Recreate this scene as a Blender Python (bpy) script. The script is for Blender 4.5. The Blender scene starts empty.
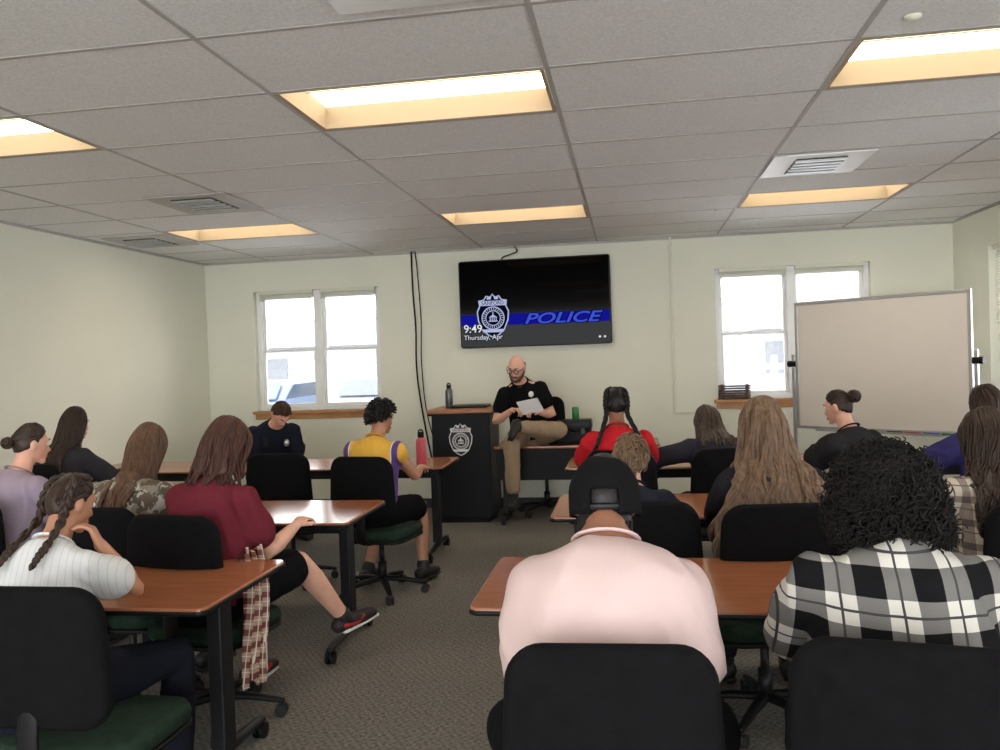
import bpy, bmesh, math, random
from mathutils import Vector, Matrix, Euler, noise
random.seed(7)
SC=bpy.context.scene; C=SC.collection; R=math.radians; PI=math.pi
V=Vector
F=810.0; HC=1.55
XL,XR,YB,H,Y0=-4.62,3.08,8.365,2.72,-4.6
# ------------------------------------------------------------------ helpers
def thing(name,label,cat,loc=(0,0,0),rotz=0,group=None):
    o=bpy.data.objects.new(name,None); C.objects.link(o); o.empty_display_size=.1
    o.location=loc; o.rotation_euler=(0,0,rotz); o['label']=label; o['category']=cat
    if group: o['group']=group
    return o
def tag(o,label,cat,group=None):
    o['label']=label; o['category']=cat
    if group: o['group']=group
    return o
def struct(o): o['kind']='structure'; return o
def rrect(a,b,r,n):
    out=[]
    for cx,cy,a0 in ((a-r,b-r,0),(-a+r,b-r,90),(-a+r,-b+r,180),(a-r,-b+r,270)):
        for k in range(n+1):
            t=R(a0+90*k/n); out.append((cx+r*math.cos(t),cy+r*math.sin(t)))
    return out
def catmull(P,n):
    P=[V(p) for p in P]; Q=[2*P[0]-P[1]]+P+[2*P[-1]-P[-2]]; m=len(P)-1; out=[]
    for i in range(n):
        t=i/(n-1)*m; k=min(int(t),m-1); u=t-k
        a,b,c,d=Q[k],Q[k+1],Q[k+2],Q[k+3]
        out.append(.5*((2*b)+(c-a)*u+(2*a-5*b+4*c-d)*u*u+(3*b-a-3*c+d)*u**3))
    return out
class MB:
    def __init__(s): s.v=[]; s.f=[]; s.m=[]; s.cur=0
    def add(s,vs,fs,M=None):
        o=len(s.v)
        s.v+=[(M@V(v)) if M is not None else V(v) for v in vs]
        s.f+=[[i+o for i in f] for f in fs]; s.m+=[s.cur]*len(fs)
    def box(s,x0,x1,y0,y1,z0,z1,M=None):
        vs=[(x,y,z) for x in (x0,x1) for y in (y0,y1) for z in (z0,z1)]
        s.add(vs,[(0,1,3,2),(4,6,7,5),(0,4,5,1),(2,3,7,6),(0,2,6,4),(1,5,7,3)],M)
    def rings(s,rs,M=None,closed=False):
        n=len(rs[0]); vs=[p for r in rs for p in r]; fs=[]
        for i in range(len(rs)-1):
            for j in range(n):
                k=(j+1)%n; fs.append((i*n+j,i*n+k,(i+1)*n+k,(i+1)*n+j))
        if not closed: fs.append(tuple(range(n))[::-1]); fs.append(tuple((len(rs)-1)*n+j for j in range(n)))
        s.add(vs,fs,M)
    def chain(s,pts,rad,n=10,ref=None,cap=True,M=None):
        pts=[V(p) for p in pts]; rr=[r if isinstance(r,tuple) else (r,r) for r in rad]
        m=len(pts); tan=[]
        for i in range(m):
            t=pts[min(i+1,m-1)]-pts[max(i-1,0)]
            tan.append(t.normalized() if t.length>1e-7 else V((0,0,1)))
        seq=[]
        if cap:
            h=min(rr[0])
            for a in (80,52,25): seq.append((pts[0]-tan[0]*h*math.sin(R(a)),rr[0][0]*math.cos(R(a)),rr[0][1]*math.cos(R(a)),tan[0]))
        for i in range(m): seq.append((pts[i],rr[i][0],rr[i][1],tan[i]))
        if cap:
            h=min(rr[-1])
            for a in (25,52,80): seq.append((pts[-1]+tan[-1]*h*math.sin(R(a)),rr[-1][0]*math.cos(R(a)),rr[-1][1]*math.cos(R(a)),tan[-1]))
        side=V(ref) if ref is not None else V((1,0,0)); rs=[]
        for p,a,b,t in seq:
            q=side-t*side.dot(t)
            if q.length<.05:
                q=V((0,1,0))-t*t.y
                if q.length<.05: q=V((0,0,1))-t*t.z
            side=q.normalized(); up=t.cross(side)
            rs.append([p+side*a*math.cos(2*PI*k/n)+up*b*math.sin(2*PI*k/n) for k in range(n)])
        s.rings(rs,M)
    def cyl(s,p0,p1,r,n=16,M=None): s.chain([p0,p1],[r,r],n,cap=False,M=M)
    def ell(s,c,r,M=None,nu=16,nv=10,fn=None):
        rs=[]
        for i in range(nv+1):
            th=PI*(.02+.96*i/nv)
            ring=[]
            for j in range(nu):
                ph=2*PI*j/nu; d=V((math.sin(th)*math.cos(ph),math.sin(th)*math.sin(ph),-math.cos(th)))
                p=V((d.x*r[0],d.y*r[1],d.z*r[2]))
                if fn: p=fn(d,p)
                ring.append(p+V(c))
            rs.append(ring)
        s.rings(rs,M)
    def pillow(s,a,b,r,th,e,bulge=0,n=5,fn=None,M=None):
        mn=min(a,b)
        prof=[(0,0),(.12*e,.24*th),(.45*e,.43*th),(e,.5*th),(max(mn*.45,e*1.2),.5*th+.7*bulge),(max(mn*.8,e*1.4),.5*th+bulge)]
        seq=[(i,-h) for i,h in prof[::-1]]+prof[1:]; rs=[]
        for i,h in seq:
            aa,bb=a-i,b-i; ri=max(r-i,.06*min(aa,bb))
            ring=[V((x,y,h)) for x,y in rrect(aa,bb,min(ri,min(aa,bb)*.99),n)]
            if fn: ring=[fn(p) for p in ring]
            rs.append(ring)
        s.rings(rs,M)
    def prism(s,poly,z0,z1,M=None):
        s.rings([[V((x,y,z0)) for x,y in poly],[V((x,y,z1)) for x,y in poly]],M)
    def torus(s,c,Rr,r,M=None,n=20,k=6,axis='Y'):
        rs=[]
        for i in range(n+1):
            a=2*PI*i/n; ring=[]
            for j in range(k):
                b=2*PI*j/k; q=Rr+r*math.cos(b)
                p={'Y':V((q*math.cos(a),r*math.sin(b),q*math.sin(a))),'Z':V((q*math.cos(a),q*math.sin(a),r*math.sin(b)))}[axis]
                ring.append(p+V(c))
            rs.append(ring)
        s.rings(rs,M,closed=True)
    def lathe(s,prof,n=20,M=None):
        s.rings([[V((r*math.cos(2*PI*k/n),r*math.sin(2*PI*k/n),z)) for k in range(n)] for r,z in prof],M)
    def mesh(s,name):
        me=bpy.data.meshes.new(name); me.from_pydata([tuple(v) for v in s.v],[],s.f)
        me.polygons.foreach_set('material_index',s.m)
        bm=bmesh.new(); bm.from_mesh(me); bmesh.ops.recalc_face_normals(bm,faces=bm.faces); bm.to_mesh(me); bm.free()
        return me
    def build(s,name,mats,parent=None,smooth=False,bevel=0,label=None):
        return link(name,s.mesh(name),mats,parent,smooth,bevel,label)
def link(name,me,mats,parent=None,smooth=False,bevel=0,label=None):
    for m in (mats if isinstance(mats,list) else [mats]): me.materials.append(m)
    me.polygons.foreach_set('use_smooth',[smooth]*len(me.polygons))
    o=bpy.data.objects.new(name,me); C.objects.link(o)
    if parent is not None: o.parent=parent
    if bevel:
        b=o.modifiers.new('bevel','BEVEL'); b.width=bevel; b.segments=2; b.limit_method='ANGLE'
    if label: o['label']=label
    return o
def remesh(mb,vox,it=2):
    me=mb.mesh('tmp'); ob=bpy.data.objects.new('tmp',me); C.objects.link(ob)
    m=ob.modifiers.new('r','REMESH'); m.mode='VOXEL'; m.voxel_size=vox
    sm=ob.modifiers.new('s','SMOOTH'); sm.factor=.5; sm.iterations=it
    dg=bpy.context.evaluated_depsgraph_get(); new=bpy.data.meshes.new_from_object(ob.evaluated_get(dg))
    bpy.data.objects.remove(ob); bpy.data.meshes.remove(me)
    return new
def wrinkle(me,amp,fr,seed,diag=0.0):
    off=V((seed*3.1,seed*1.7,seed*.9)); nn=[v.normal.copy() for v in me.vertices]
    for v,nv in zip(me.vertices,nn):
        p=V(((v.co.x+diag*abs(v.co.z))*fr,v.co.y*fr*.8,v.co.z*fr*.55))+off
        w=noise.noise(p*.6)*1.2
        a=1-abs(noise.noise(p+V((w,w,w))))*2.6
        v.co+=nv*amp*(max(-.4,a)*.75+noise.noise(p*2.4)*.25)
def copy_tree(o,parent=None):
    c=o.copy(); C.objects.link(c)
    if parent is not None: c.parent=parent
    for ch in list(o.children): copy_tree(ch,c)
    return c
def text(name,body,size,mat,parent,loc,rot=(PI/2,0,0),extrude=.0008,shear=0,offset=0,align='CENTER',sx=1,label=None):
    cu=bpy.data.curves.new(name,'FONT'); cu.body=body; cu.size=size; cu.shear=shear; cu.offset=offset; cu.extrude=extrude
    cu.align_x=align; cu.align_y='CENTER'
    ob=bpy.data.objects.new('tmp',cu); C.objects.link(ob); dg=bpy.context.evaluated_depsgraph_get()
    me=bpy.data.meshes.new_from_object(ob.evaluated_get(dg)); bpy.data.objects.remove(ob)
    me.transform(Matrix.LocRotScale(V(loc),Euler(rot),V((sx,1,1))))
    me.materials.clear()
    return link(name,me,mat,parent,label=label)
# ------------------------------------------------------------------ materials
def lin(c): return tuple(((x/255)/12.92 if x/255<=.04045 else ((x/255+.055)/1.055)**2.4) for x in c)
class N:
    def __init__(s,name):
        s.m=bpy.data.materials.new(name); s.m.use_nodes=True; s.t=s.m.node_tree; s.n=s.t.nodes; s.b=s.n['Principled BSDF']
        s.tc=s.n.new('ShaderNodeTexCoord')
    def l(s,a,b): s.t.links.new(a,b)
    def node(s,k,**kw):
        x=s.n.new(k)
        for a,b in kw.items(): setattr(x,a,b)
        return x
    def math(s,op,a,b=None,c=None):
        x=s.node('ShaderNodeMath',operation=op)
        for i,q in enumerate((a,b,c)):
            if q is None: continue
            if isinstance(q,(int,float)): x.inputs[i].default_value=q
            else: s.l(q,x.inputs[i])
        return x.outputs[0]
    def noise(s,scale,detail=3,vec=None):
        x=s.node('ShaderNodeTexNoise'); x.inputs['Scale'].default_value=scale; x.inputs['Detail'].default_value=detail
        s.l(vec if vec is not None else s.tc.outputs['Object'],x.inputs['Vector']); return x.outputs['Fac']
    def mix(s,fac,a,b):
        x=s.node('ShaderNodeMix',data_type='RGBA')
        if isinstance(fac,(int,float)): x.inputs[0].default_value=fac
        else: s.l(fac,x.inputs[0])
        for i,q in ((6,a),(7,b)):
            if isinstance(q,tuple): x.inputs[i].default_value=(*q,1)
            else: s.l(q,x.inputs[i])
        return x.outputs[2]
    def ramp(s,fac,lo,hi):
        x=s.node('ShaderNodeMapRange'); x.inputs[1].default_value=lo; x.inputs[2].default_value=hi
        s.l(fac,x.inputs[0]); return x.outputs[0]
    def bump(s,h,st,d=.01):
        x=s.node('ShaderNodeBump'); x.inputs['Strength'].default_value=st; x.inputs['Distance'].default_value=d
        s.l(h,x.inputs['Height']); s.l(x.outputs[0],s.b.inputs['Normal'])
    def xyz(s):
        x=s.node('ShaderNodeSeparateXYZ'); s.l(s.tc.outputs['Object'],x.inputs[0]); return x.outputs
    def color(s,c):
        if isinstance(c,tuple): s.b.inputs['Base Color'].default_value=(*c,1)
        else: s.l(c,s.b.inputs['Base Color'])
    def rough(s,r): s.b.inputs['Roughness'].default_value=r
def mat(name,c,rough=.6,var=.12,sc=8,bump=0,bsc=80,metal=0,emit=None,es=1,sheen=0,spec=None):
    n=N(name); c=lin(c); f=n.ramp(n.noise(sc),.3,.7)
    n.color(n.mix(f,tuple(x*(1-var) for x in c),tuple(min(1,x*(1+var)) for x in c))); n.rough(rough)
    n.b.inputs['Metallic'].default_value=metal
    if spec is not None: n.b.inputs['Specular IOR Level'].default_value=spec
    if bump: n.bump(n.noise(bsc,2),bump,.002)
    if emit: n.b.inputs['Emission Color'].default_value=(*lin(emit),1); n.b.inputs['Emission Strength'].default_value=es
    if sheen: n.b.inputs['Sheen Weight'].default_value=sheen
    return n.m
def cloth(name,c,var=.08): return mat(name,c,.95,var,5,.25,420,spec=.05)
def hairmat(name,c,rough=.45,spec=.3):
    n=N(name); c=lin(c); mp=n.node('ShaderNodeMapping'); mp.inputs['Scale'].default_value=(60,60,6); n.l(n.tc.outputs['Object'],mp.inputs[0])
    f=n.ramp(n.noise(1,3,mp.outputs[0]),.3,.7)
    n.color(n.mix(f,tuple(x*.55 for x in c),tuple(min(1,x*1.5) for x in c))); n.rough(rough); n.b.inputs['Specular IOR Level'].default_value=spec
    return n.m
def skinmat(name,c):
    m=mat(name,c,.55,.08,14,.12,180); b=m.node_tree.nodes['Principled BSDF']
    b.inputs['Subsurface Weight'].default_value=.08; b.inputs['Subsurface Radius'].default_value=(.02,.008,.004); return m
def band(n,v,k,w,o=0.0):
    return n.math('LESS_THAN',n.math('FRACT',n.math('ADD',n.math('MULTIPLY',v,k),o+50.0)),w)
def plaid(name,ground,mid,dark,k,w=.36,line=None):
    n=N(name); x=n.xyz(); a=band(n,x[0],k,w); z=band(n,x[2],k,w); g,m,d=lin(ground),lin(mid),lin(dark)
    s=n.math('ADD',a,z); c=n.mix(n.math('GREATER_THAN',s,.5),g,m); c=n.mix(n.math('GREATER_THAN',s,1.5),c,d)
    la=band(n,x[0],k,.045,-.72); lz=band(n,x[2],k,.045,-.72); ln=n.math('MAXIMUM',la,lz); c=n.mix(ln,c,lin(line or dark))
    n.color(c); n.rough(.95); n.b.inputs['Specular IOR Level'].default_value=.05; n.bump(n.noise(320,2),.3,.002); return n.m
def camo(name,cols):
    n=N(name); c=lin(cols[0])
    for i,k in enumerate(cols[1:]):
        mp=n.node('ShaderNodeMapping'); mp.inputs['Location'].default_value=(i*7.3,i*3.1,i*5.7); n.l(n.tc.outputs['Object'],mp.inputs[0])
        c=n.mix(n.math('GREATER_THAN',n.noise(17+3*i,2,mp.outputs[0]),.53),c,lin(k))
    n.color(c); n.rough(.9); return n.m
M={}
M['wall']=mat('wall_paint',(221,221,205),.85,.02,2,.08,300)
def carpet():
    n=N('carpet_loop'); x=n.xyz(); a=n.math('SINE',n.math('MULTIPLY',x[0],170)); b=n.math('SINE',n.math('MULTIPLY',x[1],130))
    w=n.math('MULTIPLY',a,b); f=n.math('ADD',n.math('MULTIPLY',w,.09),n.noise(65,4)); f2=n.ramp(f,.25,.8)
    big=n.ramp(n.noise(1.5),.3,.7)
    c=n.mix(f2,lin((82,79,75)),lin((150,145,138))); c=n.mix(n.math('MULTIPLY',big,.25),c,lin((102,98,92)))
    n.color(c); n.rough(.95); n.b.inputs['Specular IOR Level'].default_value=.1; n.bump(f,.4,.004); return n.m
M['carpet']=carpet()
def tile():
    n=N('ceiling_tile'); f=n.ramp(n.noise(95,4),.3,.68)
    n.color(n.mix(f,lin((210,209,207)),lin((230,229,228)))); n.rough(.75); n.bump(n.noise(120,3),.25,.003); return n.m
M['tile']=tile()
M['tbar']=mat('ceiling_grid_shaded',(168,165,161),.6,.05)  # darker than the tiles: shadow lines along the grid put into its colour
M['ventgrey']=mat('vent_grey',(182,179,174),.6,.05)
M['white']=mat('white_vinyl',(235,236,234),.4,.02)
M['offwhite']=mat('cream_paint',(214,214,196),.6,.03)
M['wood']=mat('sill_wood',(182,130,82),.45,.15,5)
def lam():
    n=N('table_laminate'); mp=n.node('ShaderNodeMapping'); mp.inputs['Scale'].default_value=(2,14,8); n.l(n.tc.outputs['Object'],mp.inputs[0])
    f=n.ramp(n.noise(2,3,mp.outputs[0]),.3,.7); n.color(n.mix(f,lin((148,91,62)),lin((158,100,69)))); n.rough(.16); return n.m
M['lam']=lam()
M['black']=mat('black_plastic',(18,18,20),.5,.1,spec=.2)
M['blackmetal']=mat('black_powder_metal',(22,23,26),.45,.1,spec=.3)
M['fabric']=mat('black_chair_fabric',(16,16,18),.9,.2,30,.4,260,spec=.1)
M['green']=mat('green_seat_fabric',(34,50,40),.9,.2,30,.4,260,spec=.15)
M['silver']=mat('silver_metal',(190,192,194),.35,.05,metal=.8)
M['board']=mat('whiteboard_enamel',(222,214,206),.22,.01)
M['screen']=mat('screen_glass',(2,2,4),.05,.0,spec=.07)
M['bezel']=mat('tv_bezel',(8,8,10),.35,.0,spec=.2)
M['txtw']=mat('screen_white',(120,125,130),.6,0,emit=(235,240,250),es=.7,spec=0)
M['txtbw']=mat('screen_badge_blue_white',(100,110,140),.6,0,emit=(200,208,245),es=.6,spec=0)
M['txtb']=mat('screen_blue',(4,5,30),.6,0,emit=(20,22,160),es=.75,spec=0)
M['txtlb']=mat('screen_light_blue',(8,10,50),.6,0,emit=(64,86,225),es=.85,spec=0)
M['txtk']=mat('screen_dark',(4,5,14),.6,0,emit=(8,9,34),es=.5,spec=0)
M['podw']=mat('podium_black',(20,21,26),.5,.1,spec=.2)
M['podside']=mat('podium_grey_side',(52,52,56),.5,.1)
M['podtop']=mat('podium_wood_top',(160,104,68),.4,.15,5)
M['emw']=mat('emblem_white',(222,224,226),.5,.02)
M['emk']=mat('emblem_dark',(34,35,42),.5,.02)
M['lamp']=mat('lamp_diffuser',(255,240,215),.5,0,emit=(255,240,212),es=7)
M['housing']=mat('lamp_housing',(160,143,120),.7,0)
M['asph']=mat('pale_concrete',(222,223,225),.9,.1)
M['siding']=mat('pale_siding',(130,134,140),.8,.03)
M['roofing']=mat('grey_roofing',(110,111,115),.9,.1)
M['fencegrey']=mat('fence_grey',(94,96,100),.8,.1)
M['carb']=mat('car_blue_paint',(76,92,118),.35,.03)
M['carw']=mat('car_silver_paint',(112,118,126),.35,.03)
M['glassk']=mat('dark_glass',(54,62,74),.15,0)
M['rubber']=mat('rubber',(30,30,30),.8,.1)
M['slatb']=mat('dark_slats',(72,52,38),.6,.15)
M['pinkb']=mat('coral_bottle',(205,84,98),.4,.04)
M['steel']=mat('steel_bottle',(96,98,100),.3,.05,metal=.7)
M['can']=mat('green_can',(52,120,62),.3,.06)
M['paper']=mat('paper',(232,232,230),.8,.02)
M['eyew']=mat('eye_white',(225,220,214),.3,.02)
M['eyek']=mat('iris_dark',(40,28,22),.2,.02)
M['lip']=mat('lips',(150,86,78),.5,.05)
M['sole']=mat('shoe_sole_white',(214,212,206),.7,.03)
M['redacc']=mat('red_accent',(170,34,40),.6,.03)
def glass():
    n=N('window_glass'); t=n.node('ShaderNodeBsdfTransparent'); g=n.node('ShaderNodeBsdfGlossy'); g.inputs['Roughness'].default_value=.02
    fr=n.node('ShaderNodeFresnel'); fr.inputs[0].default_value=1.45; mx=n.node('ShaderNodeMixShader'); n.l(fr.outputs[0],mx.inputs[0]); n.l(t.outputs[0],mx.inputs[1]); n.l(g.outputs[0],mx.inputs[2])
    n.l(mx.outputs[0],n.n['Material Output'].inputs['Surface']); return n.m
M['glass']=glass()
# ------------------------------------------------------------------ camera
ya,pi_,ro=R(9.166),R(1.096),R(2.0)
f=V((-math.sin(ya)*math.cos(pi_),math.cos(ya)*math.cos(pi_),-math.sin(pi_))); r=V((math.cos(ya),math.sin(ya),0)); u=r.cross(f)
rc=r*math.cos(ro)-u*math.sin(ro); uc=u*math.cos(ro)+r*math.sin(ro)
cd=bpy.data.cameras.new('camera'); cam=bpy.data.objects.new('camera',cd); C.objects.link(cam)
cd.sensor_width=36; cd.lens=F/1000*36; cd.clip_start=.05
m3=Matrix((rc,uc,-f)).transposed(); cam.matrix_world=Matrix.Translation((0,0,HC))@m3.to_4x4(); SC.camera=cam
# ------------------------------------------------------------------ room shell
b=MB(); b.box(XL-.2,XR+.2,Y0,YB+.2,-.12,0); struct(b.build('floor',M['carpet']))
PX=1.185
GX=[-.296+PX*k for k in range(-4,4)]; GY=[3.28+.6*k for k in range(-14,9)]
LA,LB_,LC=-.296-PX,-.296-3*PX,-.296+PX
LIGHTS=[(LA,3.28,'recessed ceiling light glowing in the middle of the nearer row'),(LB_,3.28,'recessed ceiling light at the left edge of the nearer row'),(LC,3.28,'recessed ceiling light at the upper right above the vent'),
 (LA,6.28,'small far recessed ceiling light just in front of the screen'),(LB_,6.28,'far recessed ceiling light by the left window wall'),(LC,6.28,'far recessed ceiling light in front of the right window'),
 (LA,-.32,'unseen ceiling light added behind the camera in the middle'),(LB_,-.32,'unseen ceiling light added behind the camera on the left'),(LC,-.32,'unseen ceiling light added behind the camera on the right')]  # this last row is unseen, added to light the people from above
lc=[(round(a,2),round(c,2)) for a,c,_ in LIGHTS]
b=MB()
for x in GX:
    for y in GY:
        if (round(x,2),round(y,2)) in lc: continue
        x0,x1,y0,y1=max(x,XL),min(x+PX,XR),max(y,Y0),min(y+.6,YB)
        if x1-x0<.01 or y1-y0<.01: continue
        b.box(x0,x1,y0,y1,H,H+.015)
ceil=struct(b.build('ceiling',M['tile']))
b=MB()
for x in GX:
    if XL<x<XR: b.box(x-.010,x+.010,Y0,YB,H-.003,H+.03)
for y in GY:
    if Y0<y<YB: b.box(XL,XR,y-.010,y+.010,H-.0025,H+.03)
b.box(XL,XL+.02,Y0,YB,H-.02,H); b.box(XR-.02,XR,Y0,YB,H-.02,H); b.box(XL,XR,YB-.02,YB,H-.02,H)
b.build('ceiling_grid',M['tbar'],ceil)
b=MB(); b.box(XL-.2,XR+.2,Y0,YB+.2,H+.25,H+.35); b.build('sky_blocker_slab',M['white'],ceil)  # unseen slab added over the tiles to keep sky light out
for x,y,lab in LIGHTS:
    t=thing('ceiling_light',lab,'ceiling light',(x+PX/2,y+.3,H),0,'recessed ceiling lights')
    o=[(-.58,-.288),(.58,-.288),(.58,.288),(-.58,.288)]; i=[(-.545,-.245),(.545,-.245),(.545,.245),(-.545,.245)]
    b=MB(); vs=[(p[0],p[1],-.004) for p in o]+[(p[0]*.97,p[1]*.94,0) for p in o]+[(p[0],p[1],.10) for p in i]
    b.add(vs,[(0,1,5,4),(1,2,6,5),(2,3,7,6),(3,0,4,7),(4,5,9,8),(5,6,10,9),(6,7,11,10),(7,4,8,11)]); b.build('housing',M['housing'],t)
    b=MB(); b.box(-.545,.545,-.245,.245,.098,.11); b.build('diffuser',M['lamp'],t)
    b=MB(); b.box(-.55,.55,-.008,.008,.09,.098); b.build('centre_rib',M['offwhite'],t)
def vent(x,y,lab,m='white'):
    t=thing('ceiling_vent',lab,'ceiling vent',(x,y,H-.004),0,'square ceiling vents')
    b=MB(); b.box(-.295,.295,-.295,.295,-.008,0); b.build('vent_plate',M[m],t,bevel=.003)
    b=MB(); b.box(-.15,.15,-.2,.2,-.012,-.008); b.build('vent_opening',M['black'],t)
    for k in range(5):
        b=MB(); yy=-.16+.08*k; b.box(-.15,.15,yy-.022,yy+.012,-.022,-.012); b.build('slat',M['silver'],t)
vent(1.19,5.4,'square white ceiling vent beside the right column of lights'); vent(-2.9,5.3,'grey ceiling vent on the left side before the far light','ventgrey')
vent(-4.2,6.7,'small far ceiling vent close to the left wall','ventgrey'); vent(-.62,2.3,'ceiling vent at the top edge above the nearest middle light')
for x,y,lab in ((1.03,3.11,'small round sprinkler cap at the upper right of the ceiling'),(.75,6.9,'small round sprinkler cap near the far right ceiling light')):
    b=MB(); b.lathe([(.030,0),(.030,-.005),(.022,-.008),(.020,-.012),(.004,-.014)],18,Matrix.Translation((x,y,H))); tag(b.build('sprinkler',M['offwhite'],smooth=True),lab,'sprinkler','ceiling sprinklers')
WZ0,WZ1=1.07,2.38
W1=(-4.06,-2.64); W2=(.86,2.33)
b=MB()
xs=[XL-.2,W1[0],W1[1],W2[0],W2[1],XR+.2]
for k in (0,2,4): b.box(xs[k],xs[k+1],YB,YB+.2,0,H+.25)
for w in (W1,W2): b.box(w[0],w[1],YB,YB+.2,0,WZ0); b.box(w[0],w[1],YB,YB+.2,WZ1,H+.25)
struct(b.build('wall_back',M['wall']))
b=MB(); b.box(XL-.2,XL,Y0,YB,0,H+.25); struct(b.build('wall_left',M['wall']))
RW=[(6.15,7.6),(3.7,5.15),(1.2,2.65),(-1.3,.15),(-3.6,-2.15)]
b=MB(); y=Y0
for a,c in sorted(RW):
    b.box(XR,XR+.2,y,a,0,H+.25); b.box(XR,XR+.2,a,c,0,WZ0); b.box(XR,XR+.2,a,c,WZ1,H+.25); y=c
b.box(XR,XR+.2,y,YB,0,H+.25); struct(b.build('wall_right',M['wall']))
for nm,q in (('baseboard_back',(XL,XR,YB-.015,YB)),('baseboard_left',(XL,XL+.015,Y0,YB)),('baseboard_right',(XR-.015,XR,Y0,YB))):
    b=MB(); b.box(*q,0,.1); struct(b.build(nm,M['podside']))
def window(name,w,T,down=0):
    t=bpy.data.objects.new(name,None); C.objects.link(t); t.matrix_world=T; struct(t); h=WZ1-WZ0; a=w/2
    b=MB(); e=.045
    b.box(-a,-a+e,.07,.17,0,h); b.box(a-e,a,.07,.17,0,h); b.box(-a+e,a-e,.07,.17,0,e); b.box(-a+e,a-e,.07,.17,h-e,h); b.box(-.04,.04,.06,.17,e,h-e)
    b.build('window_frame',M['white'],t,bevel=.004)
    for x0,x1 in ((-a+e,-.04),(.04,a-e)):
        for z0,z1,yy in ((e,h/2+.02,.09),(h/2-.02,h-e,.125)):
            b=MB(); g=.03
            b.box(x0,x0+g,yy,yy+.03,z0,z1); b.box(x1-g,x1,yy,yy+.03,z0,z1); b.box(x0+g,x1-g,yy,yy+.03,z0,z0+g); b.box(x0+g,x1-g,yy,yy+.03,z1-g,z1)
            s=b.build('sash',M['white'],t,bevel=.003)
            b=MB(); b.box(x0+g,x1-g,yy+.012,yy+.016,z0+g,z1-g); b.build('pane',M['glass'],s)
        b=MB(); b.box(x0,x1,.02,.06,h-.035,h)
        if down:
            for k in range(26):
                zz=h-.06-.024*k; b.add([(x0+.01,.022,zz-.006),(x1-.01,.022,zz-.006),(x1-.01,.045,zz+.006),(x0+.01,.045,zz+.006)],[(0,1,2,3)])
        else:
            for k in range(6): b.box(x0+.01,x1-.01,.018,.062,h-.045-.011*k,h-.04-.011*k)
        bl=b.build('blind',M['offwhite'],t)
        b=MB(); b.cyl((x0+.06,.03,h-.1),(x0+.06,.03,h-.75),.003,6); b.build('cord',M['offwhite'],bl)
    b=MB(); b.box(-a-.04,a+.04,-.05,.07,-.03,0); b.box(-a-.02,a+.02,-.018,0,-.09,-.03); b.build('window_sill',M['wood'],t,bevel=.005)
window('window_1',W1[1]-W1[0],Matrix.Translation(((W1[0]+W1[1])/2,YB,WZ0)))
window('window_2',W2[1]-W2[0],Matrix.Translation(((W2[0]+W2[1])/2,YB,WZ0)))
for k,(a,c) in enumerate(RW): window('window_%d'%(3+k),c-a,Matrix.Translation((XR,(a+c)/2,WZ0))@Matrix.Rotation(-PI/2,4,'Z'),k==0)
# ------------------------------------------------------------------ outside
b=MB(); b.box(-60,60,YB+.3,80,-.5,-.3); b.box(XR+.3,60,-20,YB+.3,-.5,-.3); struct(b.build('ground',M['asph']))
t=thing('building','long pale sided building across the parking lot','building',(-8,34,-.3))
b=MB(); b.box(-22,30,0,8,0,2.7)
for k in range(7): b.box(-22,30,-.03,0,.38*k,.38*k+.34)
b.build('wall',M['siding'],t); b=MB(); b.add([(-22.5,-.5,2.7),(30.5,-.5,2.7),(29,3.5,4.1),(-21,3.5,4.1),(-22.5,8.5,2.7),(30.5,8.5,2.7)],[(0,1,2,3),(3,2,5,4),(0,3,4),(1,5,2),(0,4,5,1)]); b.build('roof',M['roofing'],t)
for k in range(9):
    b=MB(); x=-19+5.4*k; b.box(x,x+1.2,-.06,0,.9,2.2); b.build('window',M['fencegrey'],t)
def car(x,y,m,lab,rz):
    t=thing('car',lab,'car',(x,y,-.3),rz,'parked cars outside')
    prof=[(-2.2,.35),(2.2,.35),(2.25,.7),(2.1,.9),(1.1,1.0),(.4,1.45),(-1.1,1.5),(-1.9,1.05),(-2.25,.95)]
    Mx=Matrix.Rotation(PI/2,4,'Z')@Matrix.Rotation(PI/2,4,'X')
    b=MB(); b.prism(prof,-.88,.88,Mx); b.build('body',m,t,bevel=.08)
    b=MB(); b.add([(-.72,1.1,1.03),(.72,1.1,1.03),(.62,.46,1.43),(-.62,.46,1.43)],[(0,1,2,3)]); b.v=[p+V((0,.03,.03)) for p in b.v]; b.build('windshield',M['glassk'],t)
    for sx in (-1,1):
        b=MB(); b.add([(sx*.885,.9,1.05),(sx*.885,-1.6,1.08),(sx*.885,-1.05,1.42),(sx*.885,.38,1.40)],[(0,1,2,3)]); b.build('side_window',M['glassk'],t)
        for yy in (-1.35,1.4):
            b=MB(); b.cyl((sx*.7,yy,.32),(sx*.9,yy,.32),.32,20); b.build('wheel',M['rubber'],t)
        b=MB(); b.box(sx*.55-.16,sx*.55+.16,2.15,2.27,.66,.8); b.build('headlight',M['white'],t)
car(-9.4,20,M['carb'],'blue car parked outside behind the left window, on the left',R(180)); car(-6.7,21,M['carw'],'silver car parked outside behind the left window, on the right',R(175))
t=thing('fence','pale rail fence outside the right window','fence',(2,17,-.3))
for k in range(9):
    b=MB(); b.box(-1+.9*k,-.88+.9*k,-.06,.06,0,1.75); b.build('post',M['siding'],t)
for k in range(4):
    b=MB(); b.box(-1,6.3,-.03,.03,.5+.32*k,.62+.32*k); b.build('rail',M['siding'],t)
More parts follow.
